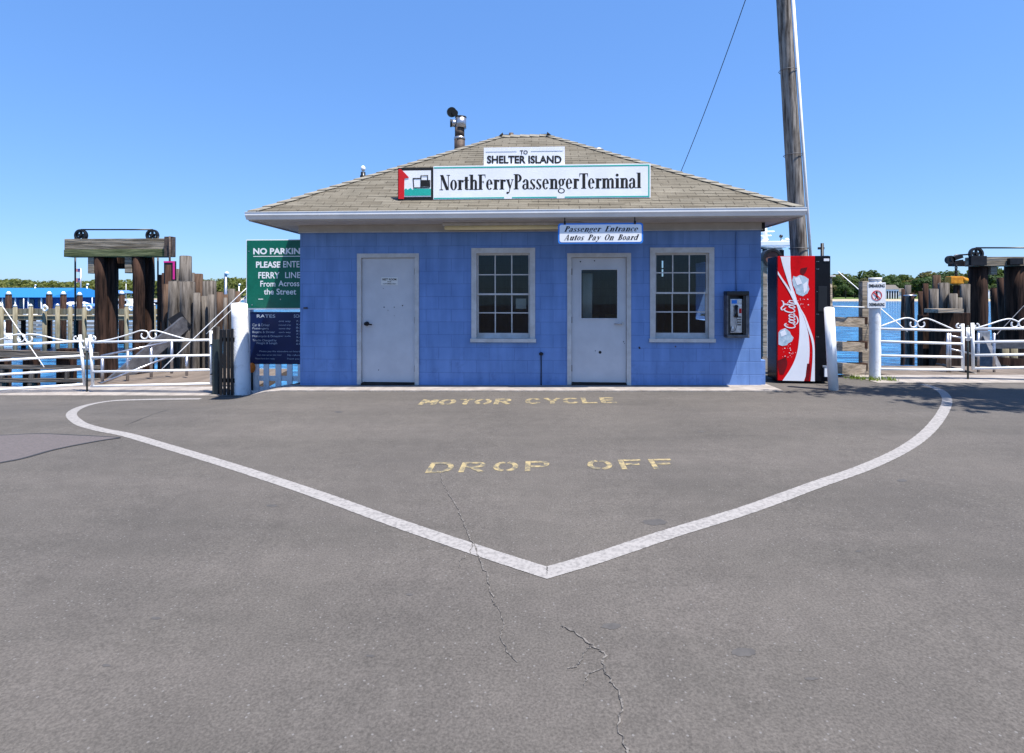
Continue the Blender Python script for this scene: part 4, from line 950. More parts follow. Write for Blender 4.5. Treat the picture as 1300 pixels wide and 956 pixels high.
mb = LB(); x0_, z0_ = U(.46,.420); sx2 = (U(0,.655)[1]-z0_)/4.95; sy2 = .155
for q, k_ in W_: mb.face([(x0_-b*sy2,-.0145-(k_ % 5)*.0002,z0_+a*sx2) for a, b in q])
mb.build('script_wordmark', 'cokewhite', pan)
mb = LB()
for v in (.96,.90,.72,.54,.36): 
    for du in (.012,.035): mb.disc((PW+.02+du,-.0065,z0v+v*(VH-.05)), .005, (0,1,0), .003, 8)
each_local(mb, 'rivet', 'galv', bp_, .02)
LB().bbox((PW+.13,-.014,VH-.09),(VW-.02,-.005,VH-.05),.002).build('price_label', 'signwhite', bp_)
LB().bbox((PW+.135,-.03,.12),(PW+.185,-.006,.27),.004).build('coin_return', 'signwhite', bp_)
LB().bbox((PW+.105,-.034,.27),(PW+.19,-.006,.30),.004).build('lock_cover', 'galv', bp_)
LB().bbox((PW+.05,-.012,1.15),(VW-.05,-.004,1.55),.006).build('selection_buttons', 'black', bp_)
vm.rotation_euler.z = rotv
# small black cabinet tucked beside it
q = P(967,486,8.95); cb_ = thing('utility_cabinet', (q.x+.03,8.9,gz(3.7,8.9)), 'low black metal cabinet squeezed between the blue wall and the vending machine', 'cabinet')
xq = XR+.09; mb = MB(); mb.bbox((xq,9.02,0),(xq+.14,9.3,P(970,390,9.02).z),.01); mb.build('body', 'black', cb_)
mb = MB(); mb.bbox((xq+.02,9.01,.5),(xq+.11,9.018,.95),.003); mb.build('door', 'blackgloss', cb_)

# ================================================================== POSTS, PILES AND POLES
def pile(name, px0, px1, pytop, Y, mat='pile', label='', group=None, lean=0, ztop=None, cat='piling', zbase=-3.2, cap=None, flat=0, knots=True):
    a, b = P(px0,pytop,Y), P(px1,pytop,Y); r = (b.x-a.x)/2; x = (a.x+b.x)/2; zt_ = a.z
    o = MB(); n = 9; pts = []; rr = []
    for k in range(n+1):
        t = k/n; z = zbase+(zt_-zbase)*t
        jj = .01 if k < n-1 else 0; pts.append((x+lean*(t-1)+rnd.uniform(-jj,jj), Y+rnd.uniform(-jj,jj), z)); rr.append(r*(1.14-.14*t)*rnd.uniform(.97,1.03))
    o.tube(pts, rr, 14)
    th = thing(name, (pts[0][0],Y,zbase), label, cat, group)
    o.build('shaft', mat, th)
    # checked and broken top
    t = MB(); t.tube([(x,Y,zt_-.0),(x,Y,zt_+r*.10)], [r*.97, r*.8], 14); t.build('top', mat, th)
    return th

# ---- utility pole with conduit
pt, pb = P(991,-60,9.6), P(1024,487,9.6); pb.z = gz(pb.x, 9.5)
up = thing('utility_pole', (pb.x,9.6,pb.z-.02), 'tall weathered wooden utility pole leaning slightly left behind the vending machine', 'pole')
mb = MB(); mb.tube([pb+(pt-pb)*(k/14)-Vector((0,0,.1 if k == 0 else 0)) for k in range(15)], [.148-.038*k/14 for k in range(15)], 18); mb.build('shaft', 'pole', up)
mb = MB(); o_ = Vector((.13,-.08,0)); mb.tube([pb+o_+Vector((.035,0,0)), pt+o_+Vector((-.01,0,0))], .025, 8); mb.build('conduit', 'white', up)
mb = MB()
for t in (.3,.52,.72,.9):
    p_ = pb+(pt-pb)*t; mb.tube([p_+Vector((.168*math.cos(q)*(1-.2*t), .168*math.sin(q)*(1-.2*t), 0)) for q in [2*math.pi*k/14 for k in range(14)]], .006, 5, closed=True)
each(mb, 'strap', 'steelgrey', up)
a, b = P(864,219,13.2), P(955,-25,10.4); m_ = []
for k in range(13): t = k/12; p_ = a.lerp(b, t); p_.z -= .10*4*t*(1-t); m_.append(p_)
MB().tube([a+Vector((-.5,.2,-.9))]+m_, .008, 6).build('service_cable', 'black', None, label='thin black service cable rising from behind the roof toward the utility pole top', cat='cable')

# ---- leaning white bollard and neighbours (right)
a, b = P(1052.5,391,8.3), G(1058.5,495); b.y = 8.3 if False else b.y
a = P(1052.5,391,b.y)
bo = thing('bollard', (b.x,b.y,b.z), 'white pipe bollard leaning left in front of the vending machine corner', 'bollard')
mb = MB(); mb.tube([b-Vector((0,0,.1)), a], .068, 20); mb.build('pipe', 'white', bo)
mb = MB(); mb.sphere(a, .066, 8, .25); mb.build('cap', 'white', bo)
th = pile('wooden_post', 1048, 1056, 352, 9.5, 'timber', 'slim pale wooden post with a flat white cap behind the leaning bollard', cat='post', zbase=-.1)
a = P(1052,352,9.5); MB().bbox((a.x-.075,9.42,a.z+.005),(a.x+.075,9.58,a.z+.03),.004).build('cap', 'white', th)
# timber guard rail between bollard and gate post
gr_ = thing('guard_rail', (5.2,9.5,0), 'pale timber guard rail of three heavy planks running to the sign post', 'railing')
for (pa, pb_, z1_, z2_) in (((1058,408),(1099,410),13,7),((1058,439),(1099,441),12,7),((1060,467),(1101,470),15,8)):
    A_, B_ = P(pa[0],pa[1],9.55), P(pb_[0],pb_[1],9.75); MB().beam(A_, B_, .10, .16 if z1_ < 14 else .19).build('plank', 'timber', gr_)
a, b = P(1094,357,9.85), P(1103,357,9.85); MB().bbox((a.x,9.83,-.2),(b.x,9.95,a.z),.008).build('post', 'timber', gr_)
mb = MB()
for py in (407,438,466): q = P(1091,py,9.62); mb.bbox((q.x-.12,9.68,q.z-.07),(q.x+.18,9.80,q.z+.06),.01)
each(mb, 'bracket', 'creo', gr_)
a = P(1066,385.8,9.4); b = P(1096,387,9.8); MB().tube([P(1057,389,9.4), P(1080,389.5,9.5), P(1097,390,9.8)], .010, 6).build('rope', 'white', gr_)
# white gate post with sign
gp_b = G(1110,481); gy = 9.2
gp = thing('gate_post', (gp_b.x,gy,gz(gp_b.x,gy)), 'round post in flaking white paint carrying the EMBARKING DISEMBARKING sign', 'post')
a, b = P(1104.5,380,gy), P(1117.5,380,gy); xm = (a.x+b.x)/2; r_ = (b.x-a.x)/2
MB().tube([(xm+rnd.uniform(-.006,.006),gy,-.1+k*.2) for k in range(9)]+[(xm,gy,P(1110,355,gy).z)], [r_*rnd.uniform(.96,1.05) for _ in range(10)], 18).build('shaft', 'whitepole', gp)
a, b = P(1103,355,gy), P(1118.5,354,gy); MB().tube([(xm,gy,a.z-.015),(xm,gy,a.z+.03)], r_*1.15, 18).build('cap', 'white', gp)
ys_ = gy-r_-.02; A, B = P(1101.5,358.5,ys_), P(1124.5,391,ys_)
es = thing('warning_sign', ((A.x+B.x)/2,ys_,B.z), 'white EMBARKING DISEMBARKING sign with a red barred circle over a walking figure', 'sign')
MB().bbox((A.x,ys_,B.z),(B.x,ys_+.012,A.z),.003).build('board', 'signwhite', es)
w = B.x-A.x; h = A.z-B.z; mb = MB()
text(mb, 'EMBARKING', (A.x+.06*w,ys_-.002,B.z+.80*h), (.88*w,0,0), (0,0,.13*h), bold=.035)
text(mb, 'DISEMBARKING', (A.x+.07*w,ys_-.002,B.z+.07*h), (.86*w,0,0), (0,0,.13*h), bold=.03)
cx, cz = A.x+.5*w, B.z+.49*h
mb.disc((cx,ys_-.002,cz+.16*h*.8),.016,(0,1,0),.002,10); mb.beam((cx-.004,ys_-.002,cz+.09*h),(cx+.004,ys_-.002,cz-.03*h),.002,.030,(1,0,0)); mb.beam((cx,ys_-.002,cz-.03*h),(cx-.024,ys_-.002,cz-.15*h),.002,.014,(1,0,0)); mb.beam((cx,ys_-.0025,cz-.03*h),(cx+.024,ys_-.0025,cz-.15*h),.002,.014,(1,0,0))
mb.build('lettering', 'ink', es)
mb = MB(); mb.disc((cx,ys_-.004,cz), .29*w, (0,1,0), .002, 28, hole=.25*w); d = .19*w; mb.beam((cx-d,ys_-.006,cz+d),(cx+d,ys_-.006,cz-d),.002,.018,(1,0,0)); mb.build('prohibition_ring', 'signred', es)
# weeds at post foot
for k in range(3):
    wx, wy = [(xm-.15,gy-.15),(xm-.33,gy-.02),(xm+.12,gy-.18)][k]
    wd = MB()
    for _ in range(70):
        p_ = Vector((wx+rnd.gauss(0,.06), wy+rnd.gauss(0,.05), gz(wx,wy)+rnd.uniform(0,.02))); t_ = p_+Vector((rnd.gauss(0,.03),rnd.gauss(0,.03),rnd.uniform(.02,.085))); s_ = Vector((rnd.uniform(-.012,.012),rnd.uniform(-.01,.01),0)); wd.face([p_-s_, p_+s_, t_])
    wd.build('weed_tuft', 'weed', None, label=['green weed tuft at the foot of the white sign post','small weed tuft left of the white sign post','sparse weed tuft right of the white sign post'][k], cat='weed', group='weeds at the post foot')

# ================================================================== GATES
def gate(label, X0, X1, Y0, Y1, rows, scroll, stile_px, name='swing_gate', rad=.021, hidden=(0,0)):
    """rows: list of (py at X0, py at X1)"""
    YY = lambda px: Y0+(Y1-Y0)*(px-X0)/(X1-X0)
    Q = lambda px, py: P(px, py, YY(px))
    base = Q((X0+X1)/2, rows[-1][0])
    g = thing(name, base, label, 'gate', 'white tubular gates across the ferry ramps')
    for (ya, yb_) in rows: MB().tube([Q(X0,ya), Q(X1,yb_)], rad, 10).build('rail', 'white', g)
    for (pxa, pya, pxb, pyb) in stile_px: MB().tube([Q(pxa,pya), Q(pxb,pyb)], rad*1.15, 10).build('stile', 'white', g)
    for pts in scroll:
        MB().tube([Q(*p_) for p_ in catmull(pts, 5)], rad*.55, 7).build('scroll', 'white', g)
    return g
def curl(cx, cy, r, side):      # spiral from the outer top inward; side = +1 curls right circle
    out = []
    for k in range(11):
        t = R(90+side*(-1)*k*31); q = r*(1-.045*k); out.append((cx+q*math.cos(t)*1.0, cy-q*math.sin(t)))
    return out
gate('left white tubular gate with scrollwork hinged to the dark post near the picket panel', 115.5, 268.5, 9.05, 8.95, [(434.5,431.5),(454,451),(472,469.5),(490.5,487)],
     [[(120,434),(140,431),(165,424),(178,419.8)]+curl(183,425.5,6,1)[1:], [(262,431.5),(240,431),(222,426.5),(205,421.5),(197,419.8)]+curl(194.5,425.5,6,-1)[1:], curl(118.5,430,3.2,1)],
     [(114.5,425,118,491.5),(268,420,268.5,489)])
gate('outer left white gate with scrollwork, running out of the picture at the left', -70, 106, 8.85, 9.08, [(442,433),(461.5,451.5),(480,469),(499,488)],
     [[(-55,440),(-30,437),(0,431),(18,425)]+curl(26,429.5,6,1)[1:], [(95,433.5),(75,431),(58,427),(45,424.5)]+curl(37,429.5,6,-1)[1:], curl(96.5,430,3.2,-1)],
     [(101.5,425,107.5,490)])
gate('inner right white tubular gate with scrollwork hinged on the white sign post', 1118, 1222, 9.15, 9.15, [(417.5,420),(433.5,436.5),(451.5,453.5),(468.5,469.5)],
     [[(1119,414),(1135,408),(1148,404),(1157,404.5)]+curl(1159,411,6,1)[2:], [(1210,418),(1195,411.5),(1182,406),(1174,404.5)]+curl(1170,411,6,-1)[2:], curl(1217,414,3.2,-1)],
     [(1222,411,1222.5,471)])
gate('outer right white gate with scrollwork, running out of the picture at the right', 1235, 1370, 9.15, 8.9, [(417.5,416.5),(434.5,432),(451,449),(468,465)],
     [[(1238,417),(1255,412),(1272,406.5),(1283,405)]+curl(1287.5,411,6,1)[2:], [(1345,415),(1325,411),(1310,406),(1300,404.5)]+curl(1298.5,411,6,-1)[2:], curl(1240,414,3.2,1)],
     [(1234.5,410,1235.5,469)])
for (px, pyt, pyb, Y, lb) in ((110.5,426,497,9.08,'thin latch post with drop bolt between the two left gates'),(1228.8,413,483,9.15,'thin latch post with drop bolt between the two right gates')):
    a = P(px,pyt,Y); g_ = gz(a.x,Y); t_ = thing('latch_post', (a.x,Y,g_), lb, 'post', 'latch posts between gates')
    MB().tube([(a.x,Y,g_-.05),(a.x,Y,a.z)], .014, 8).build('drop_bolt', 'greenpost', t_)
    zl = P(px,pyt+12,Y).z; MB().tube([(a.x,Y,zl-.1),(a.x,Y,zl+.12)], .026, 10).build('sleeve', 'white', t_)
    MB().tube([(a.x-.1,Y,zl-.05),(a.x+.08,Y,zl-.05)], .018, 8).build('latch', 'white', t_)
# tension ropes
def rope(pts, r, lb, mat='white', sag=0, parent=None):
    Q = [P(*p_) for p_ in pts]; out = []
    if len(Q) == 2:
        for k in range(9): t = k/8; p_ = Q[0].lerp(Q[1], t); p_.z -= sag*4*t*(1-t); out.append(p_)
    else: out = Q
    MB().tube(out, r, 6).build('rope', mat, None, label=lb, cat='rope')
rope([(316,363,9.7),(203,471,9.15)], .009, 'upper white rope slanting down from the green sign to the left gate')
rope([(314,374,9.75),(262,424,9.3)], .006, 'short lower white rope beside the longer one above the left gate')
rope([(-5,377,9.6),(56,466,9.2)], .007, 'white rope crossing the outer left gate diagonally')
rope([(1064,345,10.6),(1152,421,9.2)], .008, 'white rope running from behind the vending machine down to the right gate')
rope([(1300,388,13),(1265,425,11)], .008, 'thin grey line slanting through the right ramp structure', 'steelgrey')

# dark hinge post and black slat panel
q = P(275,500,8.95); g_ = gz(q.x,8.95)
hp = thing('hinge_post', (q.x,8.95,g_), 'dark green square hinge post with a grey capped top at the left gate', 'post')
a, b = P(271.5,415,8.95), P(278.5,415,8.95); MB().bbox((a.x,8.9,g_-.1),(b.x,9.0,P(275,431,8.95).z),.006).build('shaft', 'greenpost', hp)
MB().bbox((a.x+.01,8.91,P(275,431,8.95).z+.001),(b.x-.01,8.99,P(275,415,8.95).z),.006).build('top', 'pile', hp)
mb = MB()
for py in (437,475): z_ = P(270,py,8.95).z; mb.tube([(P(268,py,8.95).x,8.93,z_),(a.x+.02,8.93,z_)], .012, 8)
each(mb, 'hinge', 'black', hp)
sp = thing('slat_panel', (P(288,500,8.8).x,8.8,gz(-4.9,8.8)), 'narrow black panel of four upright slats beside the dark hinge post', 'fence')
for px in (280.5,285,290,294.5):
    a = P(px,418+rnd.uniform(-1,1),8.8); MB().bbox((a.x-.021,8.79,gz(a.x,8.8)+.01),(a.x+.021,8.815,a.z),.004).build('slat', 'black', sp)
for py in (431,483): a, b = P(278.5,py,8.82), P(298,py,8.82); MB().bbox((a.x,8.818,a.z-.035),(b.x,8.85,a.z+.035),.004).build('cross_rail', 'black', sp)

# white posts by the signs
q = G(308,503); wc = thing('white_post', (q.x,8.95,gz(q.x,8.95)), 'thick round white painted post leaning beside the green sign', 'post')
a = P(303.5,386,8.95); bt_ = P(308,500,8.95); MB().tube([(bt_.x+(a.x-bt_.x)*k/8+rnd.uniform(-.006,.006),8.95,-.45+(a.z+.45)*k/8) for k in range(9)], [.143-.014*k/8 for k in range(9)], 22).build('shaft', 'whitepole', wc)
MB().sphere((a.x,8.95,a.z), .128, 9, .18).build('top', 'whitepole', wc)
a, b = P(311.5,379,9.42), P(319.5,379,9.42); w2_ = thing('white_post', ((a.x+b.x)/2,9.42,-.3), 'slim square white post standing between the thick white post and the blue rates sign', 'post')
MB().bbox((a.x,9.37,-.45),(b.x,9.49,a.z),.006).build('shaft', 'whitepole', w2_)
# picket fence panel
YPk = 9.34; pf = thing('picket_fence', (-4.3,YPk,gz(-4.3,YPk)), 'short white picket fence panel below the rates sign against the blue wall', 'fence')
for (pa, pb_) in ((321.5,329),(334.8,341.5),(350,357),(364.5,371.2),(378.3,386)):
    a, b = P(pa,397,YPk), P(pb_,397,YPk); bx = b.x
    MB().bbox((a.x,YPk-.012,-.45),(bx,YPk+.012,a.z),.004).build('picket', 'whitepole', pf)
for py in (404,480,494): a, b = P(320,py,YPk+.04), P(380,py,YPk+.04); MB().bbox((a.x,YPk+.014,a.z-.045),(-3.95,YPk+.05,a.z+.045),.004).build('rail', 'whitepole', pf)
# green NO PARKING sign (cut at the wall as seen)
YG = 9.3
A, B = P(312.5,305,YG), P(381,391.5,YG); xw = -4.0
gs = thing('parking_sign', ((A.x+xw)/2,YG,B.z), 'green board reading NO PARKING, PLEASE ENTER FERRY LINE From Across the Street', 'sign')
MB().bbox((A.x-.0,YG,B.z-.02),(xw,YG+.03,A.z+.01),.003).build('board', 'signwhite', gs)
MB().box((A.x+.015,YG-.004,B.z+.005),(xw,YG-.0005,A.z-.005)).build('panel', 'signgreen', gs)
mb = MB()
def tl(s, px, py0, py1, pxe, bold=.0, Y=YG-.006, m=mb):   # baseline py0, cap py1
    O = P(px,py0,Y); X = P(pxe,py0,Y)-O; Z = P(px,py1,Y)-O; text(m, s, O, Vector((X.x,0,0)), Vector((0,0,Z.z)), bold=bold, clipx=xw-.002)
tl('NO PARKING', 321.5, 323, 315, 389.5, .035)
tl('PLEASE', 325, 340, 332, 356, .03); tl('ENTER', 359.5, 339.5, 331.5, 386, .01)
tl('FERRY', 328, 353.5, 345.5, 355, .02); tl('LINE', 362, 353, 345.5, 381.5, .01)
tl('From', 330.5, 364, 356.5, 349.5, .012); tl('Across', 353.5, 363.5, 356.2, 380, .01)
tl('the', 335, 374, 366.5, 347.5, .012); tl('Street', 351, 374, 366.5, 376, .01)
a, b = P(321.5,326,YG-.006), P(381,325,YG-.006); mb.box((a.x,YG-.006,a.z),(xw-.002,YG-.0045,a.z+.012))
a, b = P(328,380.2,YG-.006), P(334,380.2,YG-.006); mb.box((a.x,YG-.006,a.z),(b.x,YG-.0045,a.z+.012))
each(mb, 'lettering', 'signwhite', gs, .028)
mb = MB()
for (px, py) in ((316,319),(320,387),(356,380)): q = P(px,py,YG-.006); mb.disc((q.x,YG-.006,q.z),.010,(0,1,0),.005,8)
each(mb, 'bolt', 'galv', gs)
# navy rates sign
YR = 9.32; A, B = P(317.5,396,YR), P(381,462.5,YR)
rs = thing('rates_sign', ((A.x+xw)/2,YR,B.z), 'navy blue RATES board with rows of small pale fares under the green sign', 'sign')
MB().bbox((A.x,YR,B.z),(xw,YR+.02,A.z),.003).build('board', 'signnavy', rs)
mb = MB(); yr = YR-.002
def tr(s, px, py0, py1, pxe, bold=0): tl(s, px, py0, py1, pxe, bold, yr, mb)
tr('RATES', 326, 403.3, 399.2, 349.5, .01); tr('SCHEDULE', 373, 403.3, 399.2, 397, .01)
for s, x0_, x1_, yb_ in (('Car & Driver',320.5,342.5,414.2),('Passengers',320.5,341,418.9),('Bicycle & Driver',320.5,349,423.6),('Motorcycle & Driver',320.5,354,428.8),('Trucks Charged by',320.5,351,434),('Weight & Length',325,352,437.6)): tr(s, x0_, yb_, yb_-3.4, x1_)
for s, yb_ in (('one way',409.5),('round trip',414),('same day',418.5),('each way',423.2),('per axle',428)): tr(s, 354, yb_, yb_-2.3, 369)
for k in range(8): tr(rnd.choice(['6:00','7:15','8:30','9:45','11:00']), 376, 409+k*4.1, 406.6+k*4.1, 385)
for k, (s, xa, xb) in enumerate((('Please pay the attendant on board',329.5,381),('Cars line up on the road',326,357),('Please have fare ready',324,349))): tr(s, xa, 447.4+k*4.6, 445+k*4.6, xb)
tr('Thank you', 364, 457, 454.5, 380); tr('No refunds', 365, 451.9, 449.6, 383)
mb.build('lettering', 'signpale', rs)
q = P(331,467,9.6); fb = thing('float_buoy', (q.x,9.3,gz(q.x,9.3)), 'small orange float glimpsed through the picket fence', 'float')
MB().sphere((q.x,9.3,P(331,467,9.3).z), .06, 8, 1.5).build('body', 'orange', fb); MB().tube([(q.x,9.3,-.25),(q.x,9.3,P(331,471,9.3).z)], .02, 8).build('stem', 'black', fb)

# ================================================================== LEFT RAMP AND HOIST
mb = MB(); mb.hexa([(-9.2,9.63,-.42),(-5.3,9.63,-.42),(-5.9,12.4,-.42),(-8.75,12.4,-.42),(-9.2,9.63,-.292),(-5.3,9.63,-.275),(-5.9,12.4,-.29),(-8.75,12.4,-.30)])
mb.build('ramp_deck', 'deckwood', None, kind='structure')
# steel side girder of the ramp rising to the right
gd = thing('ramp_girder', (-8.3,11.2,-.3), 'dark steel girder rising to the right behind the left gate', 'girder')
A_, B_ = P(142,488,11.0), P(237,408,12.2)
MB().beam(A_, B_, .12, .30).build('web', 'steelgrey', gd)
MB().beam(P(222,414,12.2), P(238,404,12.25), .2, .40).build('gusset', 'darkmetal', gd)
MB().beam(P(214,425,12.1), P(228,411,12.15), .08, .12).build('rusty_bracket', 'orange' if False else 'pile_b', gd)
hr = thing('ramp_handrail', (-7.6,10.6,-.29), 'pale grey sloping pipe handrail on the ramp behind the left gate', 'railing')
for pts in ([(128,452,10.1),(215,434,10.9)], [(128,487,10.05),(216,452,10.9)]): MB().tube([P(*p_) for p_ in pts], .022, 8).build('rail', 'galv', hr)
for (px, pt_, pb_, Y) in ((130,453,492,10.1),(162,446,484,10.4),(192,440,479,10.7),(218,434,474,10.95),(237,453,477,10.9)): MB().tube([P(px,pt_,Y), P(px,pb_,Y)], .028, 8).build('post', 'galv', hr)
# weathered rails on the quay pier at far left
pr = thing('pier_railing', (-9.8,10.9,-1.5), 'dark weathered timber rail fence over the water behind the outer left gate', 'railing')
for (ya, yb_) in ((446.5,452),(465,466.5),(482.5,483)):
    MB().beam(P(-90,ya,11.0), P(124 if ya < 460 else 126,yb_,11.0), .08, .15 if ya < 460 else .085).build('rail', 'rail_wood', pr)
for (px, w_) in ((0,.28),(38.5,.22),(83,.30)):
    a = P(px,444,11.15); MB().bbox((a.x-w_/2,11.08,-2.4),(a.x+w_/2,11.28,a.z+(.0 if px < 80 else .02)),.01).build('post', 'creo', pr)
for (px, d_) in ((40,-.35),(85,-.35),(2,-.3)):
    a, b = P(px+4,468,11.02), P(px-3,505,11.02); MB().beam(a, b, .10, .11, (0,1,0)).build('brace', 'pile', pr)

def hoist(label, Y, beam_px, pyt, pyb, split, legs, wheels, blocks, cable):
    a, b = P(beam_px[0],pyt,Y), P(beam_px[1],pyb,Y); h = thing('ramp_hoist', ((a.x+b.x)/2,Y,WZ), label, 'hoist frame', 'timber hoist frames at the ferry ramps')
    zc = P(beam_px[0],split,Y).z
    MB().bbox((a.x+.19,Y-.25,zc+.003),(b.x,Y+.05,a.z),.012).build('crossbeam', 'beam', h)
    MB().bbox((a.x+.19,Y-.27,b.z),(b.x,Y+.05,zc),.012).build('lower_beam', 'beam_green' if split < pyb-3 else 'beam', h)
    MB().bbox((a.x+.35,Y+.55,b.z+.05),(b.x-.75,Y+.85,a.z-.05),.012).build('rear_beam', 'creo', h)
    for (pa, pb_, dy, mt) in legs:
        A_, B_ = P(pa,pyb,Y+dy), P(pb_,pyb,Y+dy); r = (B_.x-A_.x)/2; x = (A_.x+B_.x)/2
        MB().tube([(x+rnd.uniform(-.015,.015),Y+dy,-3.2+(B_.z+.04+3.2)*k/9) for k in range(10)], [r*rnd.uniform(.95,1.06)*(1.05-.05*k/9) for k in range(10)], 16).build('leg', mt, h)
    for (px, py, r) in wheels:
        c_ = P(px,py,Y+.2); rr_ = r*Y/F; o = MB(); o.disc(c_, rr_, (0,1,0), .09, 28, hole=rr_*.74)
        w_ = o.build('pulley_wheel', 'darkmetal', h); o = MB()
        for k in range(5): t = k*2*math.pi/5+.3; o.beam(c_, c_+Vector((math.cos(t)*rr_*.8,0,math.sin(t)*rr_*.8)), .05, .045, (0,1,0))
        o.disc(c_, rr_*.25, (0,1,0), .12, 14); o.build('spoke', 'darkmetal', w_)
    for (pa, pb_, y0_, y1_, mt) in blocks:
        A_, B_ = P(pa,y0_,Y-.1), P(pb_,y1_,Y-.1); MB().bbox((A_.x,Y-.22,B_.z),(B_.x,Y-.06,A_.z),.01).build('hanging_block', mt, h)
    for pts in cable: MB().tube([P(px,py,Y+.2) for px, py in pts], .022, 6).build('hoist_cable', 'black', h)
    return h
h1 = hoist('left timber hoist frame with two spoked pulley wheels above dark creosoted legs', 14.5, (83.5,221.5), 304.5, 326.5, 318, [(122,134,-.12,'creo'),(133,148,.15,'creo'),(170.5,183,-.12,'creo'),(183,195,.2,'creo')],
      [(103,299,8.3),(193.5,299,8.3)], [(116,123.5,326.6,347.5,'beam'),(162.5,171,326.6,347,'beam')], [[(103,291.5),(193.5,291.5)],[(95.5,300),(95.5,455)],[(200.5,300),(200.5,455)],[(103,292),(98,294),(95.5,300)]])
MB().bbox((P(147,327,14.9).x,14.7,P(147,341.5,14.9).z),(P(171,327,14.9).x,14.9,P(171,327,14.9).z),.01).build('stiffener', 'creo', h1)
MB().bbox((P(210,300.5,14.2).x,14.15,P(210,326,14.2).z),(P(220,300.5,14.2).x,14.3,P(220,300.5,14.2).z),.01).build('end_plate', 'rust', h1)
MB().tube([P(215.5,300,14.1), P(215.5,352,14.1)], .025, 6).build('chain', 'rust', h1)
mk = thing('marker_board', (P(216,355,13.6).x,13.6,-1.5), 'black board with a magenta edge hanging among the left pilings', 'board')
A, B = P(208,331.5,13.6), P(222,377,13.6); MB().bbox((A.x,13.6,B.z),(B.x,13.66,A.z),.004).build('board', 'black', mk)
mb = MB(); mb.box((B.x-.05,13.59,P(0,355,13.6).z),(B.x,13.598,A.z)); mb.box((A.x,13.59,A.z-.04),(B.x-.051,13.598,A.z)); mb.build('edge', 'pink', mk)
MB().tube([(A.x+.12,13.63,-3),(A.x+.12,13.63,A.z-.1)], .09, 10).build('stake', 'creo', mk)

# pilings left cluster
LP = [(201,206,349,14.6,'creo','narrow dark piling leaning close to the left hoist leg'),(206,213,347,14.2,'creo','dark piling behind the magenta edged board'),
 (207.5,216,361,12.9,'pile_b','short brown piling in front of the magenta edged board'),(215.5,229.5,357.5,12.6,'pile','flat topped grey piling right of the magenta edged board'),
 (223,232,342,14.4,'pile','pale slim piling beside the magenta edge'),(229,242.5,325.5,13.9,'pile','tallest grey piling of the left cluster with a flared top'),
 (230.5,246,358,12.3,'pile','broad grey piling standing below the tallest one'),(240.5,247,346.5,14.6,'pile','thin grey piling just right of the tallest one'),
 (247.5,257,348,13.2,'pile_b','reddish brown piling with an even round top'),(258.5,273.5,357,13.0,'pile','wide greyish piling with a frayed top'),
 (256,263,376,12.5,'pile','short bleached piling in the middle of the left cluster'),(264.5,271.5,374,12.4,'pile','short bleached piling under the frayed top one'),
 (246,254,372,12.2,'pile','short grey stub piling behind the gate rope'),
 (275,283,371,14.2,'pile_b','first of the low brown pilings near the green sign'),(283.5,290,374,14.6,'pile_b','second low brown piling near the green sign'),
 (290,298,367,13.6,'pile','low grey piling half hidden by the rope and white post'),(298,305,370,14.5,'pile_b','low brown piling right behind the thick white post'),(284,288,378,12.6,'pile','thin split stub piling before the low brown ones')]
for (a, b, t, Y, m, lb) in LP: pile('piling', a, b, t, Y, m, lb, 'pilings of the left dolphin', lean=rnd.uniform(-.08,.08))
# light poles beyond
def lightpole(px, pyt, pyb, Y, lb, r=.06, zb=WZ):
    a = P(px,pyt,Y); o = thing('lamp_post', (a.x,Y,zb), lb, 'lamp post', 'marina lamp posts')
    MB().tube([(a.x,Y,zb),(a.x,Y,a.z)], [r*1.3,r], 8).build('pole', 'galv', o); MB().sphere((a.x+r,Y,a.z), r*1.6, 6, .8).build('lamp', 'signwhite', o)
lightpole(286.5, 347, 372, 40, 'tall grey lamp post rising above the low brown pilings', .10)
lightpole(303.5, 361, 372, 60, 'distant lamp post just left of the green sign', .08)
lightpole(44.5, 362, 385, 70, 'slim lamp post in front of the blue roofed boathouse', .07)
lightpole(110.5, 361, 378, 70, 'slim white post between the flags and the dark hoist legs', .10)

# ================================================================== RIGHT RAMP, HOIST, PILINGS
mb = MB(); mb.hexa([(6.0,9.63,-.1),(9.2,9.63,-.1),(8.9,10.9,-.1),(5.9,10.9,-.1),(6.0,9.63,.060),(9.2,9.63,.078),(8.9,10.9,.06),(5.9,10.9,.055)])
mb.build('ramp_deck', 'deckwood', None, kind='structure')
h2 = hoist('right timber hoist frame with a black pulley, cut off by the picture edge', 14.5, (1217,1400), 327, 338, 337.4, [(1231,1252,0,'creo'),(1278,1302,0,'creo'),(1352,1374,0,'creo')],
      [(1239,322.5,8)], [(1253,1261,338.2,349,'beam')], [[(1239,314.6),(1400,314.6)],[(1203,332),(1213,324),(1230,323)]])
c_ = P(1206,330,14.4); MB().disc(c_, .11, (0,1,0), .08, 18, hole=.06).build('end_sheave', 'darkmetal', h2)
MB().beam(P(1206,330,14.4), P(1221,325,14.4), .08, .10).beam(P(1210,335,14.4), P(1222,333,14.4), .08, .14).build('sheave_bracket', 'darkmetal', h2)
MB().bbox((P(1231,328,14.2).x,14.15,P(1231,337,14.2).z),(P(1251,328,14.2).x,14.24,P(1251,325,14.2).z),.01).build('bearing_plate', 'darkmetal', h2)
MB().bbox((P(1280,328,14.2).x,14.15,P(1280,336,14.2).z),(P(1297,328,14.2).x,14.24,P(1297,328,14.2).z),.01).build('bearing_plate', 'darkmetal', h2)
ch = thing('chain_hoist', P(1214,361,14.3), 'yellow electric chain hoist hanging from the end of the right beam', 'hoist')
mb = MB()
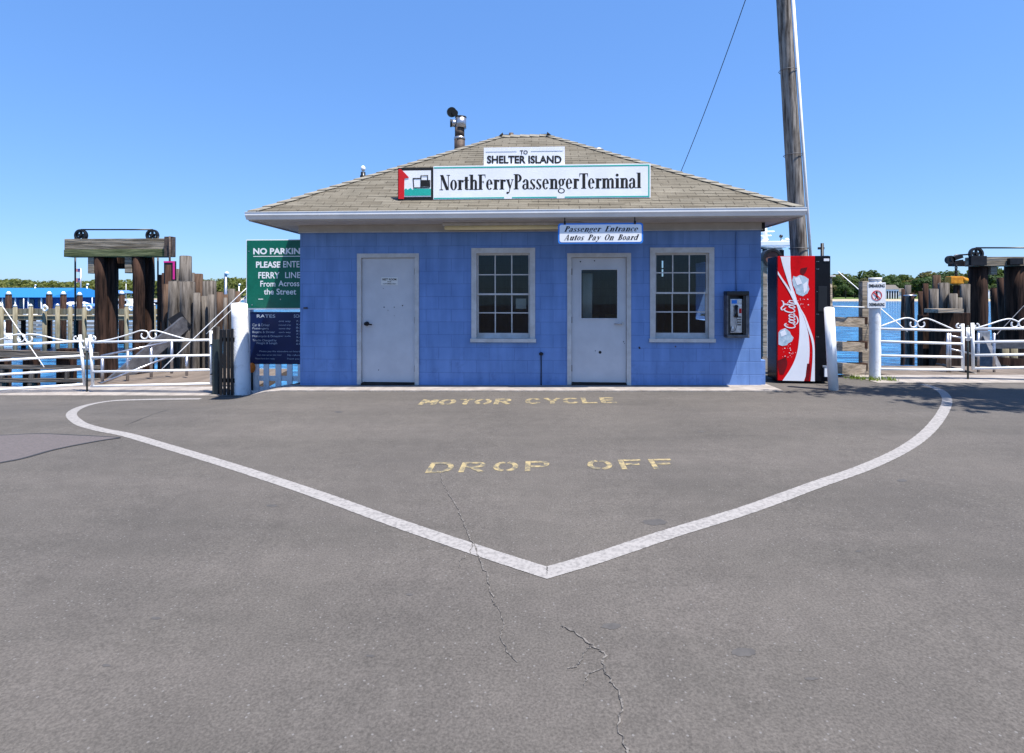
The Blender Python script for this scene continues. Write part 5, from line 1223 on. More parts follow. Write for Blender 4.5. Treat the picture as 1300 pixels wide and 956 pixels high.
for k in range(7): p_ = P(1213.8,338+k*2.0,14.3); mb.tube([p_+Vector((.03*math.cos(t) if k % 2 else 0, 0 if k % 2 else .03*math.cos(t), .035*math.sin(t))) for t in [2*math.pi*j/8 for j in range(8)]], .01, 5, closed=True)
mb.build('chain', 'darkmetal', ch)
A, B = P(1203.5,351,14.3), P(1220,361,14.3); MB().bbox((A.x,14.2,B.z),(B.x,14.42,A.z),.03).build('body', 'yellowpaint', ch)
MB().tube([P(1219.5,355.5,14.3), P(1226.5,355.5,14.3)], [.11,.085], 14).build('motor', 'yellowpaint', ch)
A, B = P(1213,362,14.3), P(1222.5,377.5,14.3); MB().bbox((A.x,14.24,B.z),(B.x,14.38,A.z),.02).build('chain_bag', 'creo', ch)
RPi = [(1144.5,1148.5,367,24,'creo','left dark piling of the lone dolphin in open water'),(1149,1156,362,24.2,'pile','middle banded piling of the lone dolphin in open water'),(1156,1160.5,372,24,'creo','right dark piling of the lone dolphin in open water'),
 (1166,1171.5,370,15.8,'creo','first dark piling left of the right cluster'),(1172,1178,360,15.2,'creo','dark piling with a pale metal band in the right cluster'),(1180,1190.5,367,13.6,'pile','grey piling with a flat top behind the inner right gate'),
 (1184.5,1193.5,349.5,15.8,'pile_b','tall dark brown piling at the back of the right cluster'),(1192,1204,359.5,13.9,'pile','light piling just under the yellow hoist'),(1204.5,1214.5,373,13.7,'pile','low grey piling below the yellow hoist'),
 (1214.5,1221,378,13.8,'pile','narrow low piling between two taller ones'),(1220,1230.5,361,14.0,'pile','pale piling touching the dark right hoist leg'),
 (1258,1268,366,18.0,'creo','thin dark leaning piling between the right hoist legs'),(1266.5,1277,353,17.4,'creo','taller dark piling between the right hoist legs')]
for (a, b, t, Y, m, lb) in RPi: pile('piling', a, b, t, Y, m, lb, 'pilings of the right ramp', lean=rnd.uniform(-.06,.06) if a < 1250 else -.25)
def band(px0, px1, py, Y, lb):
    a, b = P(px0,py,Y), P(px1,py,Y); x = (a.x+b.x)/2; r = (b.x-a.x)/2*1.05
    MB().tube([(x+r*math.cos(t),Y+r*math.sin(t),a.z) for t in [2*math.pi*k/16 for k in range(16)]], .03, 6, closed=True).build('steel_band', 'galv', None, label=lb, cat='band')
band(1143.5,1161,375,24.1,'steel cable band binding the lone dolphin pilings')
mb = thing('fender_wall', (P(1198,430,13).x,13.1,-2.5), 'dark timber fender wall with a pale ledge behind the inner right gate', 'wall')
A, B = P(1172,397,13.2), P(1228,480,13.2); MB().bbox((P(1183,0,13.2).x,13.1,-3),(B.x,13.3,A.z),.01).build('planking', 'creo', mb)
A, B = P(1183,392,13.0), P(1215,397,13.0); MB().bbox((A.x,12.8,B.z),(B.x,13.25,A.z),.008).build('ledge', 'timber', mb)
A, B = P(1168,400,13.6), P(1184,480,13.6); MB().bbox((A.x,13.5,-3),(B.x,13.7,A.z),.01).build('side_planking', 'creo', mb)
rg = thing('ramp_girder', (P(1265,450,11.6).x,11.6,-.2), 'grey steel apron girder sloping down behind the outer right gate', 'girder')
A_, B_ = P(1240,425,11.4), P(1330,475,10.9); MB().beam(P(1246,437,11.4), P(1330,437,11.4), .12, .17).build('upper_beam', 'steelgrey', rg); MB().beam(P(1246,457,11.4), P(1330,462,11.4), .12, .15).build('lower_beam', 'creo', rg)
MB().beam(P(1243,432,11.3), P(1266,484,10.6), .1, .30, (0,1,0)).build('diagonal_plate', 'steelgrey', rg)
MB().bbox((P(1243,0,11.2).x,11.18,P(1243,443,11.2).z),(P(1256,0,11.2).x,11.25,P(1256,420,11.2).z),.01).build('gusset', 'galv', rg)
hq = thing('ramp_handrail', (P(1210,470,10).x,10,.05), 'short pale pipe handrail on the right ramp beyond the gate', 'railing')
for px in (1203,1206,1242,1262): MB().tube([P(px,423,10.0), P(px,474,10.0)], .02, 8).build('post', 'galv', hq)
MB().tube([P(1203,426,10.0), P(1232,431,10.0)], .018, 8).build('rail', 'galv', hq); MB().tube([P(1206,443,10.0), P(1232,449,10.0)], .018, 8).build('rail', 'galv', hq)
for px, lb in ((1276,'greenish algae stained pile stub left of its twin behind the outer right gate'),(1287,'greenish algae stained pile stub right of its twin behind the outer right gate')):
    pile('pile_stub', px-4, px+4, 441, 12.4, 'dockwood', lb, 'algae stained pile stubs', lean=0)
mb = MB()
for k in range(2): mb.tube([P(1189+k*8,462+k*.5,10.5), P(1230,472+k*3,9.9), P(1262,482+k*.6,9.72)], .018, 6)
mb.build('hose', 'black', None, label='pair of black hoses lying across the right ramp under the gates', cat='hose')

# ================================================================== FERRY behind the terminal
fy = 26.0
fe = thing('ferry', (P(960,430,fy).x,fy,WZ), 'white ferry deckhouse with radar mast glimpsed between the blue wall and utility pole', 'ferry')
A, B = P(905,316.5,fy), P(1000,398,fy)
MB().bbox((A.x,fy,P(0,405,fy).z),(P(975,0,fy).x,fy+4,A.z),.04).build('deckhouse', 'white', fe)
MB().bbox((P(900,0,fy).x,fy-.4,P(0,318,fy).z),(P(1003.5,0,fy).x,fy+4.4,P(0,312,fy).z),.04).build('bridge_roof', 'white', fe)
MB().bbox((P(975,0,fy).x+.02,fy+.6,P(0,330,fy).z),(P(1001,0,fy).x,fy+3.6,P(0,318.5,fy).z),.03).build('wheelhouse', 'trim', fe)
for k in range(5):
    xa = P(968+k*7.2,0,fy).x; yy = fy-.03 if k < 1 else fy+.57; MB().box((xa,yy,P(0,328,fy).z),(xa+.2,yy+.02,P(0,320.5,fy).z)).build('window', 'blackgloss', fe)
for k in range(4): z_ = P(0,344+k*15,fy).z; MB().box((P(967,0,fy).x,fy-.03,z_-.25),(P(971.5,0,fy).x,fy-.01,z_)).build('window', 'steelgrey', fe)
MB().bbox((P(880,0,fy).x,fy-1.5,WZ-.3),(P(1034,0,fy).x,fy+6,P(0,425,fy).z),.1).build('hull', 'white', fe)
MB().bbox((P(880,0,fy).x,fy-1.5,P(0,425,fy).z),(P(975,0,fy).x,fy-1.42,P(0,408,fy).z),.02).build('bulwark', 'white', fe)
mb = MB()
xm_ = P(982.5,0,fy).x; mb.tube([(xm_,fy+1,P(0,313,fy).z),(xm_,fy+1,P(0,284,fy).z)], [.14,.08], 8); mb.tube([(P(976,0,fy).x,fy+1,P(0,312,fy).z),(P(976,0,fy).x,fy+1,P(0,281,fy).z)], .035, 6)
for py, w_ in ((291,.32),(297,.45),(302,.3)): mb.tube([(xm_-w_,fy+1,P(0,py,fy).z),(xm_+w_,fy+1,P(0,py,fy).z)], .035, 6)
mb.beam((xm_-.3,fy+1,P(0,287,fy).z),(xm_+.25,fy+1,P(0,289,fy).z),.12,.14); mb.tube([(xm_-.2,fy+1,P(0,313,fy).z),(xm_,fy+1,P(0,298,fy).z)], .04, 6); mb.tube([(xm_+.2,fy+1,P(0,313,fy).z),(xm_,fy+1,P(0,298,fy).z)], .04, 6)
mb.build('mast', 'white', fe)
for px, py, r in ((991.5,300,.085),(975.5,306.5,.05),(983.5,309,.05)): q = P(px,py,fy+.6); MB().sphere(q, r, 8).tube([q, q-Vector((0,0,.3))], .02, 6).build('signal_ball', 'black', fe)
for px, py, r in ((993,307,.10),(999,305,.11),(969,308,.06)): q = P(px,py,fy+.8); MB().sphere(q, r, 8).tube([q, q-Vector((0,0,.3))], .04, 6).build('radar_dome', 'white', fe)
ah = thing('winch_drum', (P(978,330,17).x,17,WZ), 'brown and black round winch drum on a tan post behind the terminal corner', 'winch')
c_ = P(978.5,328,17); MB().disc(c_, 11.5*17/F, (0,1,0), .3, 26, hole=8.5*17/F).build('drum_rim', 'darkmetal', ah); MB().disc(c_, 8.4*17/F, (0,1,0), .22, 26).build('drum', 'brownarch', ah)
A, B = P(967,0,17), P(972.5,0,17); MB().bbox((A.x,16.9,-3),(B.x,17.1,P(0,329,17).z),.01).build('post', 'timber', ah); MB().bbox((P(985,0,17).x,16.9,-3),(P(989,0,17).x,17.1,P(0,329,17).z),.01).build('post', 'timber', ah)

# antenna-like stub behind vending machine right top
q = P(1043.8,325,9.9); st_ = thing('valve_stem', (q.x,9.9,0), 'dark valve pipe poking up just behind the vending machine top', 'pipe')
MB().tube([(q.x,9.9,0),(q.x,9.9,P(0,314,9.9).z)], .028, 8).build('pipe', 'darkmetal', st_); MB().beam((q.x-.07,9.9,P(0,320,9.9).z),(q.x+.03,9.9,P(0,320,9.9).z),.04,.04).build('lever', 'darkmetal', st_)

# ================================================================== LEFT MARINA
def pier(label, Y, px0, px1, pyd, dpx, pytop, wr, n, m='dockwood', deckth=.22):
    """long pier seen side on: deck at pixel row pyd, n posts with white caps up to row pytop"""
    a, b = P(px0,pyd,Y), P(px1,pyd,Y); o = thing('pier', ((a.x+b.x)/2,Y,WZ), label, 'pier')
    MB().bbox((a.x,Y,a.z-deckth),(b.x,Y+2.2,a.z),.02).build('deck', m, o)
    MB().bbox((a.x,Y-.06,P(px0,dpx,Y).z-.17),(b.x,Y-.0,P(px0,dpx,Y).z+.12),.01).build('kerb_rail', m, o)
    for k in range(n):
        px = px0+(px1-px0)*(k+.5)/n+rnd.uniform(-2,2); q = P(px,pytop+rnd.uniform(-1,1),Y-.12)
        ps = MB().tube([(q.x,Y-.2,-3),(q.x,Y-.2,q.z)], wr, 10).build('post', 'dockwood' if k % 2 == 0 else m, o)
        c_ = MB(); c_.tube([(q.x,Y-.2,q.z),(q.x,Y-.2,q.z+wr*1.1)], [wr*1.1, wr*.25], 10); c_.build('cap', 'white', ps)
        if k % 2: MB().tube([(q.x+.5,Y+2.0,-3),(q.x+.5,Y+2.0,a.z)], wr*1.1, 10).build('rear_pile', 'creo', o)
    return o
p1 = pier('long timber pier with white capped posts crossing the water on the left', 27, -90, 240, 401, 394.5, 388.5, .10, 19)
p2 = thing('wave_screen', (P(80,430,36).x,36,WZ), 'low pale plank wave screen behind the timber pier', 'wall')
a, b = P(15,408,36), P(210,408,36)
for k in range(5): MB().bbox((a.x,36,P(0,412+k*5.0,36).z-.0),(b.x,36.1,P(0,408+k*5.0,36).z),.01).build('plank', 'plank', p2)
for k in range(12): x = a.x+(b.x-a.x)*(k+.5)/12; MB().bbox((x-.12,36.12,-3),(x+.12,36.3,P(0,406,36).z),.02).build('post', 'creo', p2)
# tall dark dock posts with caps
for k, (px, pt_) in enumerate(((11,374),(62.5,374),(80.5,374),(101,375),(154.5,373.5))):
    q = P(px,pt_,32); o = thing('mooring_post', (q.x,32,-3), ['dark white capped mooring post at the far left','dark white capped mooring post by the end of the blue roof','dark white capped mooring post just right of the blue roof','reddish white capped mooring post below the flags','dark white capped mooring post seen between the hoist legs'][k], 'post', 'white capped mooring posts')
    MB().tube([(q.x,32,-3),(q.x,32,q.z)], .16, 10).build('shaft', 'creo', o); MB().tube([(q.x,32,q.z),(q.x,32,q.z+.2)], [.18,.05], 10).build('cap', 'white', o)
# life rings on pier posts
for k, (px, py) in enumerate(((57.5,391.5),(113,391),(167,391))):
    q = P(px,py,26.6); o = MB(); o.tube([q+Vector((.12*math.cos(t),0,.12*math.sin(t))) for t in [2*math.pi*j/16 for j in range(16)]], .04, 7, closed=True); o.build('life_ring', 'white', None, label=['white life ring on the pier left of the flags','white life ring on the pier right of the flags','white life ring on the pier between the hoist legs'][k], cat='life ring', group='life rings along the pier')
# boathouse
by = 62; A, B = P(-60,365,by), P(70,378.5,by)
bh = thing('boathouse', ((A.x+B.x)/2,by,WZ), 'long low boathouse with a bright blue roof behind the pier', 'building')
mb = MB(); zt1, zb1 = A.z, P(0,377.5,by).z
mb.hexa([(A.x,by-.8,zb1),(B.x+.15,by-.8,zb1),(B.x+.15,by+9,zb1),(A.x,by+9,zb1),(A.x,by+3.5,zt1),(B.x-.25,by+3.5,zt1),(B.x-.25,by+5,zt1),(A.x,by+5,zt1)]); mb.build('roof', 'blueroof', bh)
MB().box((A.x,by,WZ),(B.x-.1,by+8,zb1)).build('wall', 'bluewall', bh)
for k in range(11): x = A.x+(B.x-A.x)*(k+.5)/11; MB().box((x-.35,by-.06,zb1-1.2),(x+.35,by-.02,zb1-.25)).build('window', 'steelgrey', bh)
for k in range(8): x = A.x+(B.x-A.x)*(k+.3)/8; MB().tube([(x,by-.6,WZ),(x,by-.6,zb1)], .08, 8).build('post', 'white', bh)
# flag pole
q = P(102.5,341,75); fp = thing('flagpole', (q.x,75,WZ), 'pale flagpole flying two striped flags beside the left hoist leg', 'flagpole')
MB().tube([(q.x,75,WZ),(q.x,75,q.z)], .09, 8).build('pole', 'galv', fp)
def wave(px0, px1, py0, py1, m, nm):
    o = MB(); n = 6
    for k in range(n):
        xa, xb = px0+(px1-px0)*k/n, px0+(px1-px0)*(k+1)/n; f_ = lambda x: 75+.25*math.sin((x-px0)*1.1)
        d_ = lambda x: (x-px0)*.12
        a_, b_, c2_, d2_ = P(xa,py1+d_(xa),f_(xa)), P(xb,py1+d_(xb),f_(xb)), P(xb,py0+d_(xb),f_(xb)), P(xa,py0+d_(xa),f_(xa)); t = Vector((0,.03,0))
        o.hexa([a_,b_,b_+t,a_+t,d2_,c2_,c2_+t,d2_+t])
    return o.build(nm, m, fp)
for (y0_, y1_) in ((341,345),(353,358)):
    f1 = wave(96.5, 102, y0_, y1_, 'redflag', 'flag'); 
    o = MB(); a_, b_ = P(99.5,y0_+.3,74.6), P(102,y0_+2.6,74.6); o.box((a_.x,74.55,b_.z),(b_.x,74.6,a_.z)); o.build('canton', 'blueflag', f1)
# boats
def yacht(px, py, Y, L, lb, canopy=None, top=True):
    q = P(px,py,Y); o = thing('motor_yacht', (q.x,Y,WZ), lb, 'boat', 'boats in the marina'); h = L*.12; x = q.x; w = L*.3
    prof = [(-.5,0),(.42,0),(.55,1.0),(.3,.95),(-.5,.8)]
    MB().prism([(x+a*L, WZ-.1+b*h*1.6) for a, b in prof], (0,Y+w/2,0), (1,0,0), (0,0,1), w).build('hull', 'white', o)
    z1_ = WZ+h*1.35
    MB().prism([(x-.3*L,z1_),(x+.25*L,z1_),(x+.12*L,z1_+h),(x-.28*L,z1_+h)], (0,Y+w*.38,0), (1,0,0), (0,0,1), w*.76).build('cabin', 'white', o)
    MB().box((x-.24*L,Y-w*.40,z1_+h*.3),(x+.10*L,Y-w*.385,z1_+h*.75)).build('window', 'blackgloss', o)
    if top:
        m_ = MB()
        for a in (-.24,.02): m_.tube([(x+a*L,Y-w*.3,z1_+h),(x+a*L,Y-w*.3,z1_+h*1.9)], .04, 6); m_.tube([(x+a*L,Y+w*.3,z1_+h),(x+a*L,Y+w*.3,z1_+h*1.9)], .04, 6)
        each(m_, 'stanchion', 'galv', o)
        MB().hexa([(x-.3*L,Y-w*.4,z1_+h*1.85),(x+.1*L,Y-w*.4,z1_+h*1.85),(x+.1*L,Y+w*.4,z1_+h*1.85),(x-.3*L,Y+w*.4,z1_+h*1.85),(x-.2*L,Y-w*.2,z1_+h*2.25),(x+.0*L,Y-w*.2,z1_+h*2.25),(x+.0*L,Y+w*.2,z1_+h*2.25),(x-.2*L,Y+w*.2,z1_+h*2.25)]).build('canopy', canopy or 'white', o)
    m_ = MB(); m_.tube([(x,Y,z1_+h),(x,Y,z1_+h*3.2)], .04, 6); m_.build('aerial', 'white', o)
yacht(104, 390, 55, 5.5, 'white motor yacht moored directly below the flags', 'white')
yacht(117, 388, 50, 5.2, 'motor boat with a pale blue canopy left of the dark hoist legs', 'bluecanvas')
yacht(82, 390, 70, 6, 'low white boat moored just right of the blue roofed boathouse', top=False)
yacht(160, 390, 80, 9, 'white boat seen between the two legs of the left hoist', 'bluecanvas')
yacht(30, 392, 52, 5, 'small white boat in front of the boathouse wall', top=False)
yacht(6, 420, 30.5, 2.6, 'little white dinghy under the pier at the far left', top=False)
yacht(200, 390, 85, 8, 'white boat hidden among the left pilings', top=False)

# ================================================================== FAR SHORES
def hill(name, px0, px1, Y, pytop, depth, mat, wob=2.0, base=WZ-.5):
    xs = fr(px0,px1,26)+[px1]; mb = MB(); rows = []
    for d in (0,.15,.5,1.0):
        row = []
        for px in xs:
            yy = Y+depth*d; h = (P(px,pytop,Y).z-base)*[0,.5,.85,1][int(d > 0)+int(d > .2)+int(d > .6)]; q = P(px,376,yy); row.append(Vector((q.x,yy,base+h*(1+.08*math.sin(px*.05)+.05*math.sin(px*.13)))))
        rows.append(row)
    for r_a, r_b in zip(rows, rows[1:]):
        for k in range(len(xs)-1): mb.face([r_a[k],r_a[k+1],r_b[k+1],r_b[k]], True)
    last = rows[-1]
    for k in range(len(xs)-1): mb.face([last[k],last[k+1],last[k+1]+Vector((0,30,-20)),last[k]+Vector((0,30,-20))])
    return mb.build(name, mat, None, kind='structure')
hill('far_hill', -420, 640, 430, 366, 90, 'hillm')
# near shore strips: sand
def shore(name, px0, px1, Y, pya, pyb, mat, d=6):
    a, b = P(px0,pya,Y), P(px1,pyb,Y); return MB().hexa([(a.x,Y,WZ-1),(b.x,Y,WZ-1),(b.x,Y+d,WZ-1),(a.x,Y+d,WZ-1),(a.x,Y,P(0,pyb,Y).z),(b.x,Y,P(0,pyb,Y).z),(b.x,Y+d,P(0,pya,Y).z),(a.x,Y+d,P(0,pya,Y).z)]).build(name, mat, None, kind='structure')
shore('far_beach', -420, 640, 424, 379.0, 380.6, 'sand', 8)
shore('far_beach', 620, 1720, 330, 379.5, 382.0, 'sand', 8)
shore('far_lawn', 620, 1720, 338, 377.2, 379.2, 'lawn', 40)
hill('far_hill', 620, 1720, 372, 368, 60, 'hillm')

def clump_mesh(name, n, rx, ry, rz_, leaf, mats, seed, holes=.0):
    rr = random.Random(seed); mb = MB(); lobes = [(Vector((rr.uniform(-.6,.6)*rx, rr.uniform(-.6,.6)*ry, rr.uniform(-.45,.6)*rz_)), rr.uniform(.32,.58)) for _ in range(11)]
    for k in range(n):
        c_, s_ = lobes[rr.randrange(len(lobes))]
        d = Vector((rr.gauss(0,1),rr.gauss(0,1),rr.gauss(0,1))).normalized(); q = rr.uniform(.55,1)**.5
        p = c_+Vector((d.x*rx*s_*q, d.y*ry*s_*q, d.z*rz_*s_*q*.9)); nn = (d+Vector((rr.gauss(0,.5),rr.gauss(0,.5),rr.gauss(0,.5)+.3))).normalized()
        u = nn.orthogonal().normalized(); w = nn.cross(u); t = rr.uniform(0,6.28); u, w = u*math.cos(t)+w*math.sin(t), w*math.cos(t)-u*math.sin(t); l = leaf*rr.uniform(.6,1.3)
        mb.face([p-u*l, p+w*l*.6, p+u*l, p-w*l*.6])
    return mb
# left forest: one mass of crowns beyond counting
mb = MB(); rr = random.Random(5)
for k in range(5600):
    px = rr.uniform(-400,640); d = rr.random(); Y = 436+d*95
    base_h = WZ+ (P(px,366,430).z-WZ)*min(1,.25+d*.9)
    prof = 17+2.2*math.sin(px*.045+1)+1.5*math.sin(px*.11)+ (2.0 if px > 230 else 0)
    c_ = Vector((P(px,376,Y).x, Y, base_h+rr.uniform(0,.55)*prof*(1-.25*d))); R_ = rr.uniform(2.4,4.6)
    for j in range(12):
        dd = Vector((rr.gauss(0,1),rr.gauss(0,1),rr.gauss(0,1)+.2)).normalized(); p = c_+Vector((dd.x*R_,dd.y*R_,dd.z*R_*.75)); nn = (dd+Vector((rr.gauss(0,.35),rr.gauss(0,.35),rr.gauss(0,.35)))).normalized(); u = nn.orthogonal().normalized(); w = nn.cross(u); l = rr.uniform(.7,1.9)
        mb.face([p-u*l, p+w*l*.8, p+u*l, p-w*l*.8])
mb.build('far_woodland', 'leaf_y', None, label='distant spring green woodland on the far shore at the left', cat='woodland', kind='stuff')
# right shore trees: individual
protos = []
for k, (mt, lbk) in enumerate((('leaf_d','dark green'),('leaf_m','mid green'),('leaf_b','brownish green'),('leaf_m','bright round'),('leaf_d','dark spreading'))):
    o = thing('shore_tree', (0,0,0), 'x', 'tree', 'trees along the far right shore')
    cr = clump_mesh('crown', 1000, 6.2, 6.2, 5.4, .75, None, 40+k); cr.v = [v+Vector((0,0,8.2)) for v in cr.v]; cr.build('crown', mt, o)
    t = MB(); t.tube([(0,0,0),(.2,0,3),(0,.1,6),(.3,0,9)], [.45,.36,.28,.12], 8)
    for s_ in range(5): a_ = s_*1.3; t.tube([(0,0,4+s_*.6),(math.cos(a_)*2.6,math.sin(a_)*2.6,7+s_*.6)], [.2,.07], 6)
    t.build('trunk', 'bark', o); protos.append(o)
tl_ = []
for row, (Y, step, s0, zb) in enumerate(((352,11.5,.82,0),(372,11.5,1.02,.9),(398,12.5,1.22,2.0))):
    px = 1030+row*4
    while px < 1345:
        tl_.append((px+rnd.uniform(-3,3), Y+rnd.uniform(-6,6), s0*rnd.uniform(.82,1.16)*(1.12 if px > 1150 else .98), zb, row)); px += step*rnd.uniform(.8,1.2)
desc = ['front row tree by the shore lawn','middle row tree of the far right shore','tall back row tree on the far right shore']
names = ['dark green','mid green','brownish green','bright round','dark spreading']
where = lambda px: ('straight above the guard rail' if px < 1100 else 'above the warning sign' if px < 1128 else 'right of the warning sign' if px < 1150 else 'above the lone dolphin' if px < 1172 else 'above the right piling cluster' if px < 1205 else 'behind the yellow hoist' if px < 1232 else 'behind the near right hoist leg' if px < 1254 else 'between the right hoist legs' if px < 1280 else 'at the right picture edge')
used = {}
for k, (px, Y, s_, zb, row) in enumerate(tl_):
    if 1118 < px < 1150 and row == 0: continue
    if px < 1045: continue
    j = rnd.randrange(5); src = protos[j]
    o = src if 'used' not in src else copy_tree(src)
    if o is src: src['used'] = 1
    q = P(px,376,Y); o.location = (q.x, Y, WZ+1.0+zb); o.scale = (s_,s_,s_*rnd.uniform(.9,1.1)); o.rotation_euler.z = rnd.uniform(0,6.28)
    o['row'] = row; o['look'] = names[j].replace(' spreading','').replace('bright round','bright green')
for o in sc.objects:
    if 'used' in o: del o['used']
ORD = 'first second third fourth fifth sixth seventh eighth ninth tenth eleventh twelfth thirteenth fourteenth fifteenth sixteenth seventeenth eighteenth nineteenth twentieth'.split()
def ordn(k): return ORD[k] if k < 20 else (['twenty','thirty'][(k+1)//10-2]+('-'+ORD[(k+1) % 10-1] if (k+1) % 10 else 'th')).replace('thirtyth','thirtieth').replace('twentyth','twentieth')
for row in range(3):
    ts = sorted([o for o in sc.objects if o.name.startswith('shore_tree') and o.type == 'EMPTY' and o.get('row') == row], key=lambda o: o.location.x/o.location.y)
    for k, o in enumerate(ts):
        o['label'] = '%s tree, %s from the left in the %s row on the far right shore' % (o['look'], ordn(k), ('front','middle','back')[row]); del o['row']; del o['look']
for s_ in protos:
    if s_.get('label') == 'x':
        for ch_ in list(s_.children): bpy.data.objects.remove(ch_)
        bpy.data.objects.remove(s_)
# undergrowth behind the trees
mb = MB(); rr = random.Random(8)
for k in range(4200):
    px = rr.uniform(640,1700); Y = rr.uniform(378,425); c_ = Vector((P(px,376,Y).x, Y, WZ+2+rr.uniform(0,7))); 
    for j in range(6):
        dd = Vector((rr.gauss(0,1),rr.gauss(0,1),rr.gauss(0,1))).normalized(); p = c_+dd*3; u = dd.orthogonal().normalized(); w = dd.cross(u); l = rr.uniform(.8,1.7); mb.face([p-u*l, p+w*l*.8, p+u*l, p-w*l*.8])
mb.build('undergrowth', 'leaf_d', None, label='dense dark undergrowth filling the gaps between the far right trees', cat='undergrowth', kind='stuff')
# white house on the right shore
hy = 341; A, B = P(1125,363,hy), P(1141,375.5,hy)
ho = thing('white_house', ((A.x+B.x)/2,hy,WZ), 'white waterfront house with dark openings among the far right trees', 'house')
MB().box((A.x,hy,WZ),(B.x,hy+8,P(0,368,hy).z)).build('wall', 'white', ho)
MB().prism([(0,0),(9,0),(4.5,2.8)], (A.x-.4,hy-.5,P(0,368,hy).z), (0,1,0), (0,0,1), (B.x-A.x+.8)).build('roof', 'houseroof', ho)
for k in range(5): x = A.x+(B.x-A.x)*(k+.5)/5; MB().box((x-.45,hy-.06,WZ+1.4),(x+.45,hy-.02,P(0,370,hy).z)).build('window', 'blackgloss', ho)
A, B = P(1142,366,345), P(1151,375.5,345)
h_2 = thing('grey_house', ((A.x+B.x)/2,345,WZ), 'low grey roofed house just right of the white waterfront house', 'house')
MB().box((A.x,345,WZ),(B.x,352,P(0,371,345).z)).build('wall', 'trim', h_2); MB().prism([(0,0),(8,0),(4,2.2)], (A.x-.4,344.5,P(0,371,345).z), (0,1,0), (0,0,1), (B.x-A.x+.8)).build('roof', 'houseroof', h_2)
for px, py, lb in ((1254,369,'tiny white boathouse at the waterline left of its neighbour'),(1260,369.5,'tiny white shed at the waterline between the right hoist legs')):
    A = P(px,py,340); o = thing('shore_shed', (A.x,340,WZ), lb, 'shed'); MB().box((A.x-1,340,WZ),(A.x+1,342,A.z)).build('wall', 'white', o); MB().prism([(0,0),(2.4,0),(1.2,.9)], (A.x-1.1,339.8,A.z), (0,1,0), (0,0,1), 2.2).build('roof', 'houseroof', o)

# ================================================================== STREET TREE (beyond the right edge; throws the dappled shade)
tx, ty = 9.9, 6.0
tr_ = thing('street_tree', (tx,ty,gz(tx,ty)), 'leafy tree just outside the right edge whose branches shade the road', 'tree')
cr = MB(); rr = random.Random(3); lim = MB()
lim.tube([(tx,ty,0),(tx-.1,ty,1.6),(tx+.05,ty+.1,3.2),(tx,ty,5)], [.2,.17,.14,.1], 12)
for k in range(44):
    ex, ey, ez = rr.uniform(6.3,11.5), rr.uniform(4.9,7.2), rr.uniform(4.4,8.2)
    if k < 20: ex, ez, ey = rr.uniform(7.3,9.0), rr.uniform(5.6,8.0), rr.uniform(5.9,6.9)
    if k < 3: ex, ez, ey = rr.uniform(6.7,7.2), rr.uniform(6.4,7.0), rr.uniform(6.3,6.6)
    e = Vector((ex,ey,ez)); s_ = Vector((tx,ty,rr.uniform(3.2,5))); mid = s_.lerp(e,.5)+Vector((0,0,.3)); lim.tube([s_,mid,e],[.06,.035,.012],6)
    for j in range(15):
        t = rr.uniform(.35,1.05); b_ = s_.lerp(e,t)+Vector((0,0,.3*math.sin(min(1,t)*3.14))); tw = b_+Vector((rr.gauss(-.1,.4),rr.gauss(0,.16),rr.gauss(.1,.22)))
        if b_.x < .875*b_.y+.1 or tw.x < .875*tw.y: continue
        lim.tube([b_,tw],[.012,.005],4)
        for q in range(17):
            c_ = b_.lerp(tw, rr.uniform(.2,1.15))+Vector((rr.gauss(0,.10),rr.gauss(0,.06),rr.gauss(0,.07))); nn = Vector((rr.gauss(0,1),rr.gauss(0,1),rr.gauss(0,1)+1)).normalized(); u = nn.orthogonal().normalized(); w = nn.cross(u); a_ = rr.uniform(0,6.28); u, w = u*math.cos(a_)+w*math.sin(a_), w*math.cos(a_)-u*math.sin(a_); l = rr.uniform(.045,.085)
            cr.face([c_-u*l, c_+w*l*.55, c_+u*l, c_-w*l*.55])
lim.build('trunk', 'bark', tr_); cr.build('crown', 'leaf_m', tr_)

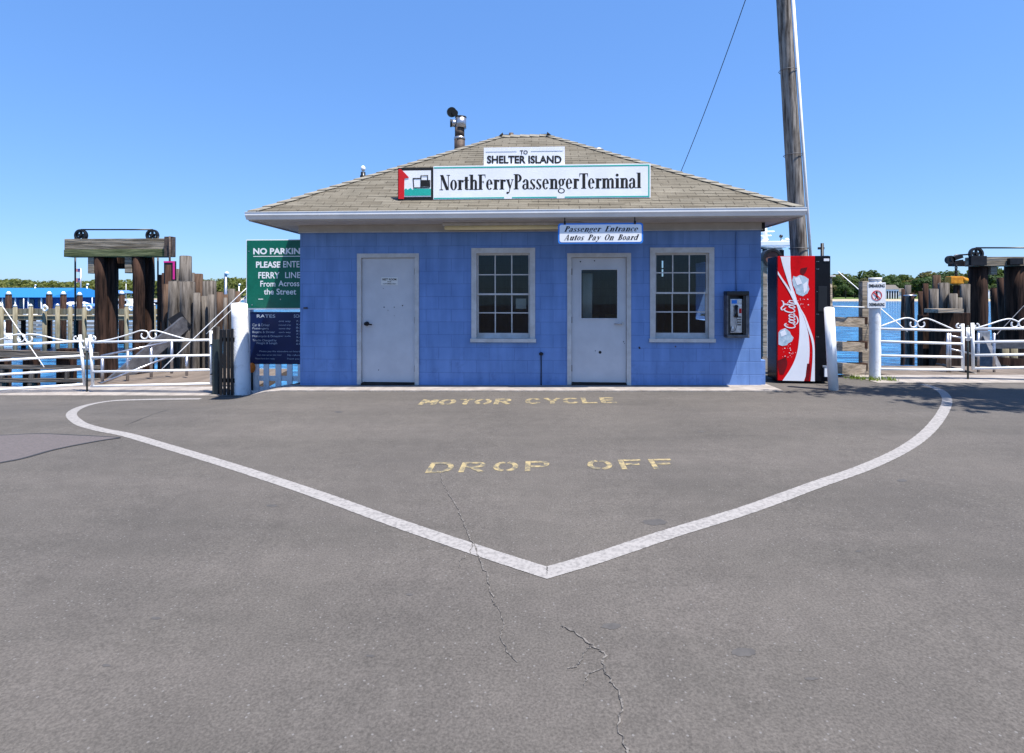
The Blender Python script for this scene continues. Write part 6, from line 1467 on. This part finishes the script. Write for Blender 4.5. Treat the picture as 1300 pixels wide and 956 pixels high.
# ================================================================== LIGHT, SKY, CAMERA
SD = Vector((.336,-.23,1)).normalized()
sun = bpy.data.lights.new('sun', 'SUN'); sun.energy = 5.0; sun.angle = R(.5); sun.color = (1.0,.955,.89)
so = bpy.data.objects.new('sun', sun); COL.objects.link(so); so.rotation_euler = SD.to_track_quat('Z','Y').to_euler(); so.location = (0,-5,30)
wd = bpy.data.worlds.new('World'); sc.world = wd; wd.use_nodes = True; nt = wd.node_tree; bg = nt.nodes['Background']
sky = nt.nodes.new('ShaderNodeTexSky'); sky.sky_type = 'NISHITA'; sky.sun_disc = False
sky.sun_elevation = math.asin(SD.z); sky.sun_rotation = math.atan2(SD.x, SD.y)
sky.air_density = 1.0; sky.dust_density = .4; sky.ozone_density = 3.0; sky.altitude = 0
hs = nt.nodes.new('ShaderNodeHueSaturation'); hs.inputs['Saturation'].default_value = 1.42; hs.inputs['Value'].default_value = 2.05; gm = nt.nodes.new('ShaderNodeGamma'); gm.inputs[1].default_value = .49; nt.links.new(sky.outputs[0], gm.inputs[0]); nt.links.new(gm.outputs[0], hs.inputs['Color']); tn = nt.nodes.new('ShaderNodeMix'); tn.data_type = 'RGBA'; tn.blend_type = 'MULTIPLY'; tn.inputs[0].default_value = 1; tn.inputs[7].default_value = (.405,.585,.885,1); nt.links.new(hs.outputs[0], tn.inputs[6]); nt.links.new(tn.outputs[2], bg.inputs[0]); bg.inputs[1].default_value = .14
cam = bpy.data.cameras.new('camera'); co = bpy.data.objects.new('camera', cam); COL.objects.link(co); sc.camera = co
co.location = CAM; co.rotation_euler = (R(90), 0, TH)
cam.sensor_width = 36; cam.sensor_fit = 'HORIZONTAL'; cam.lens = F/1300*36; cam.shift_y = -102/1300; cam.clip_end = 20000; cam.clip_start = .05
sc.view_settings.view_transform = 'Standard'; sc.view_settings.look = 'None'; sc.view_settings.gamma = 1; sc.view_settings.exposure = 0.95
sc.view_settings.use_curve_mapping = False
sc.cycles.max_bounces = 8; sc.cycles.transparent_max_bounces = 12; sc.cycles.caustics_reflective = False; sc.cycles.caustics_refractive = False
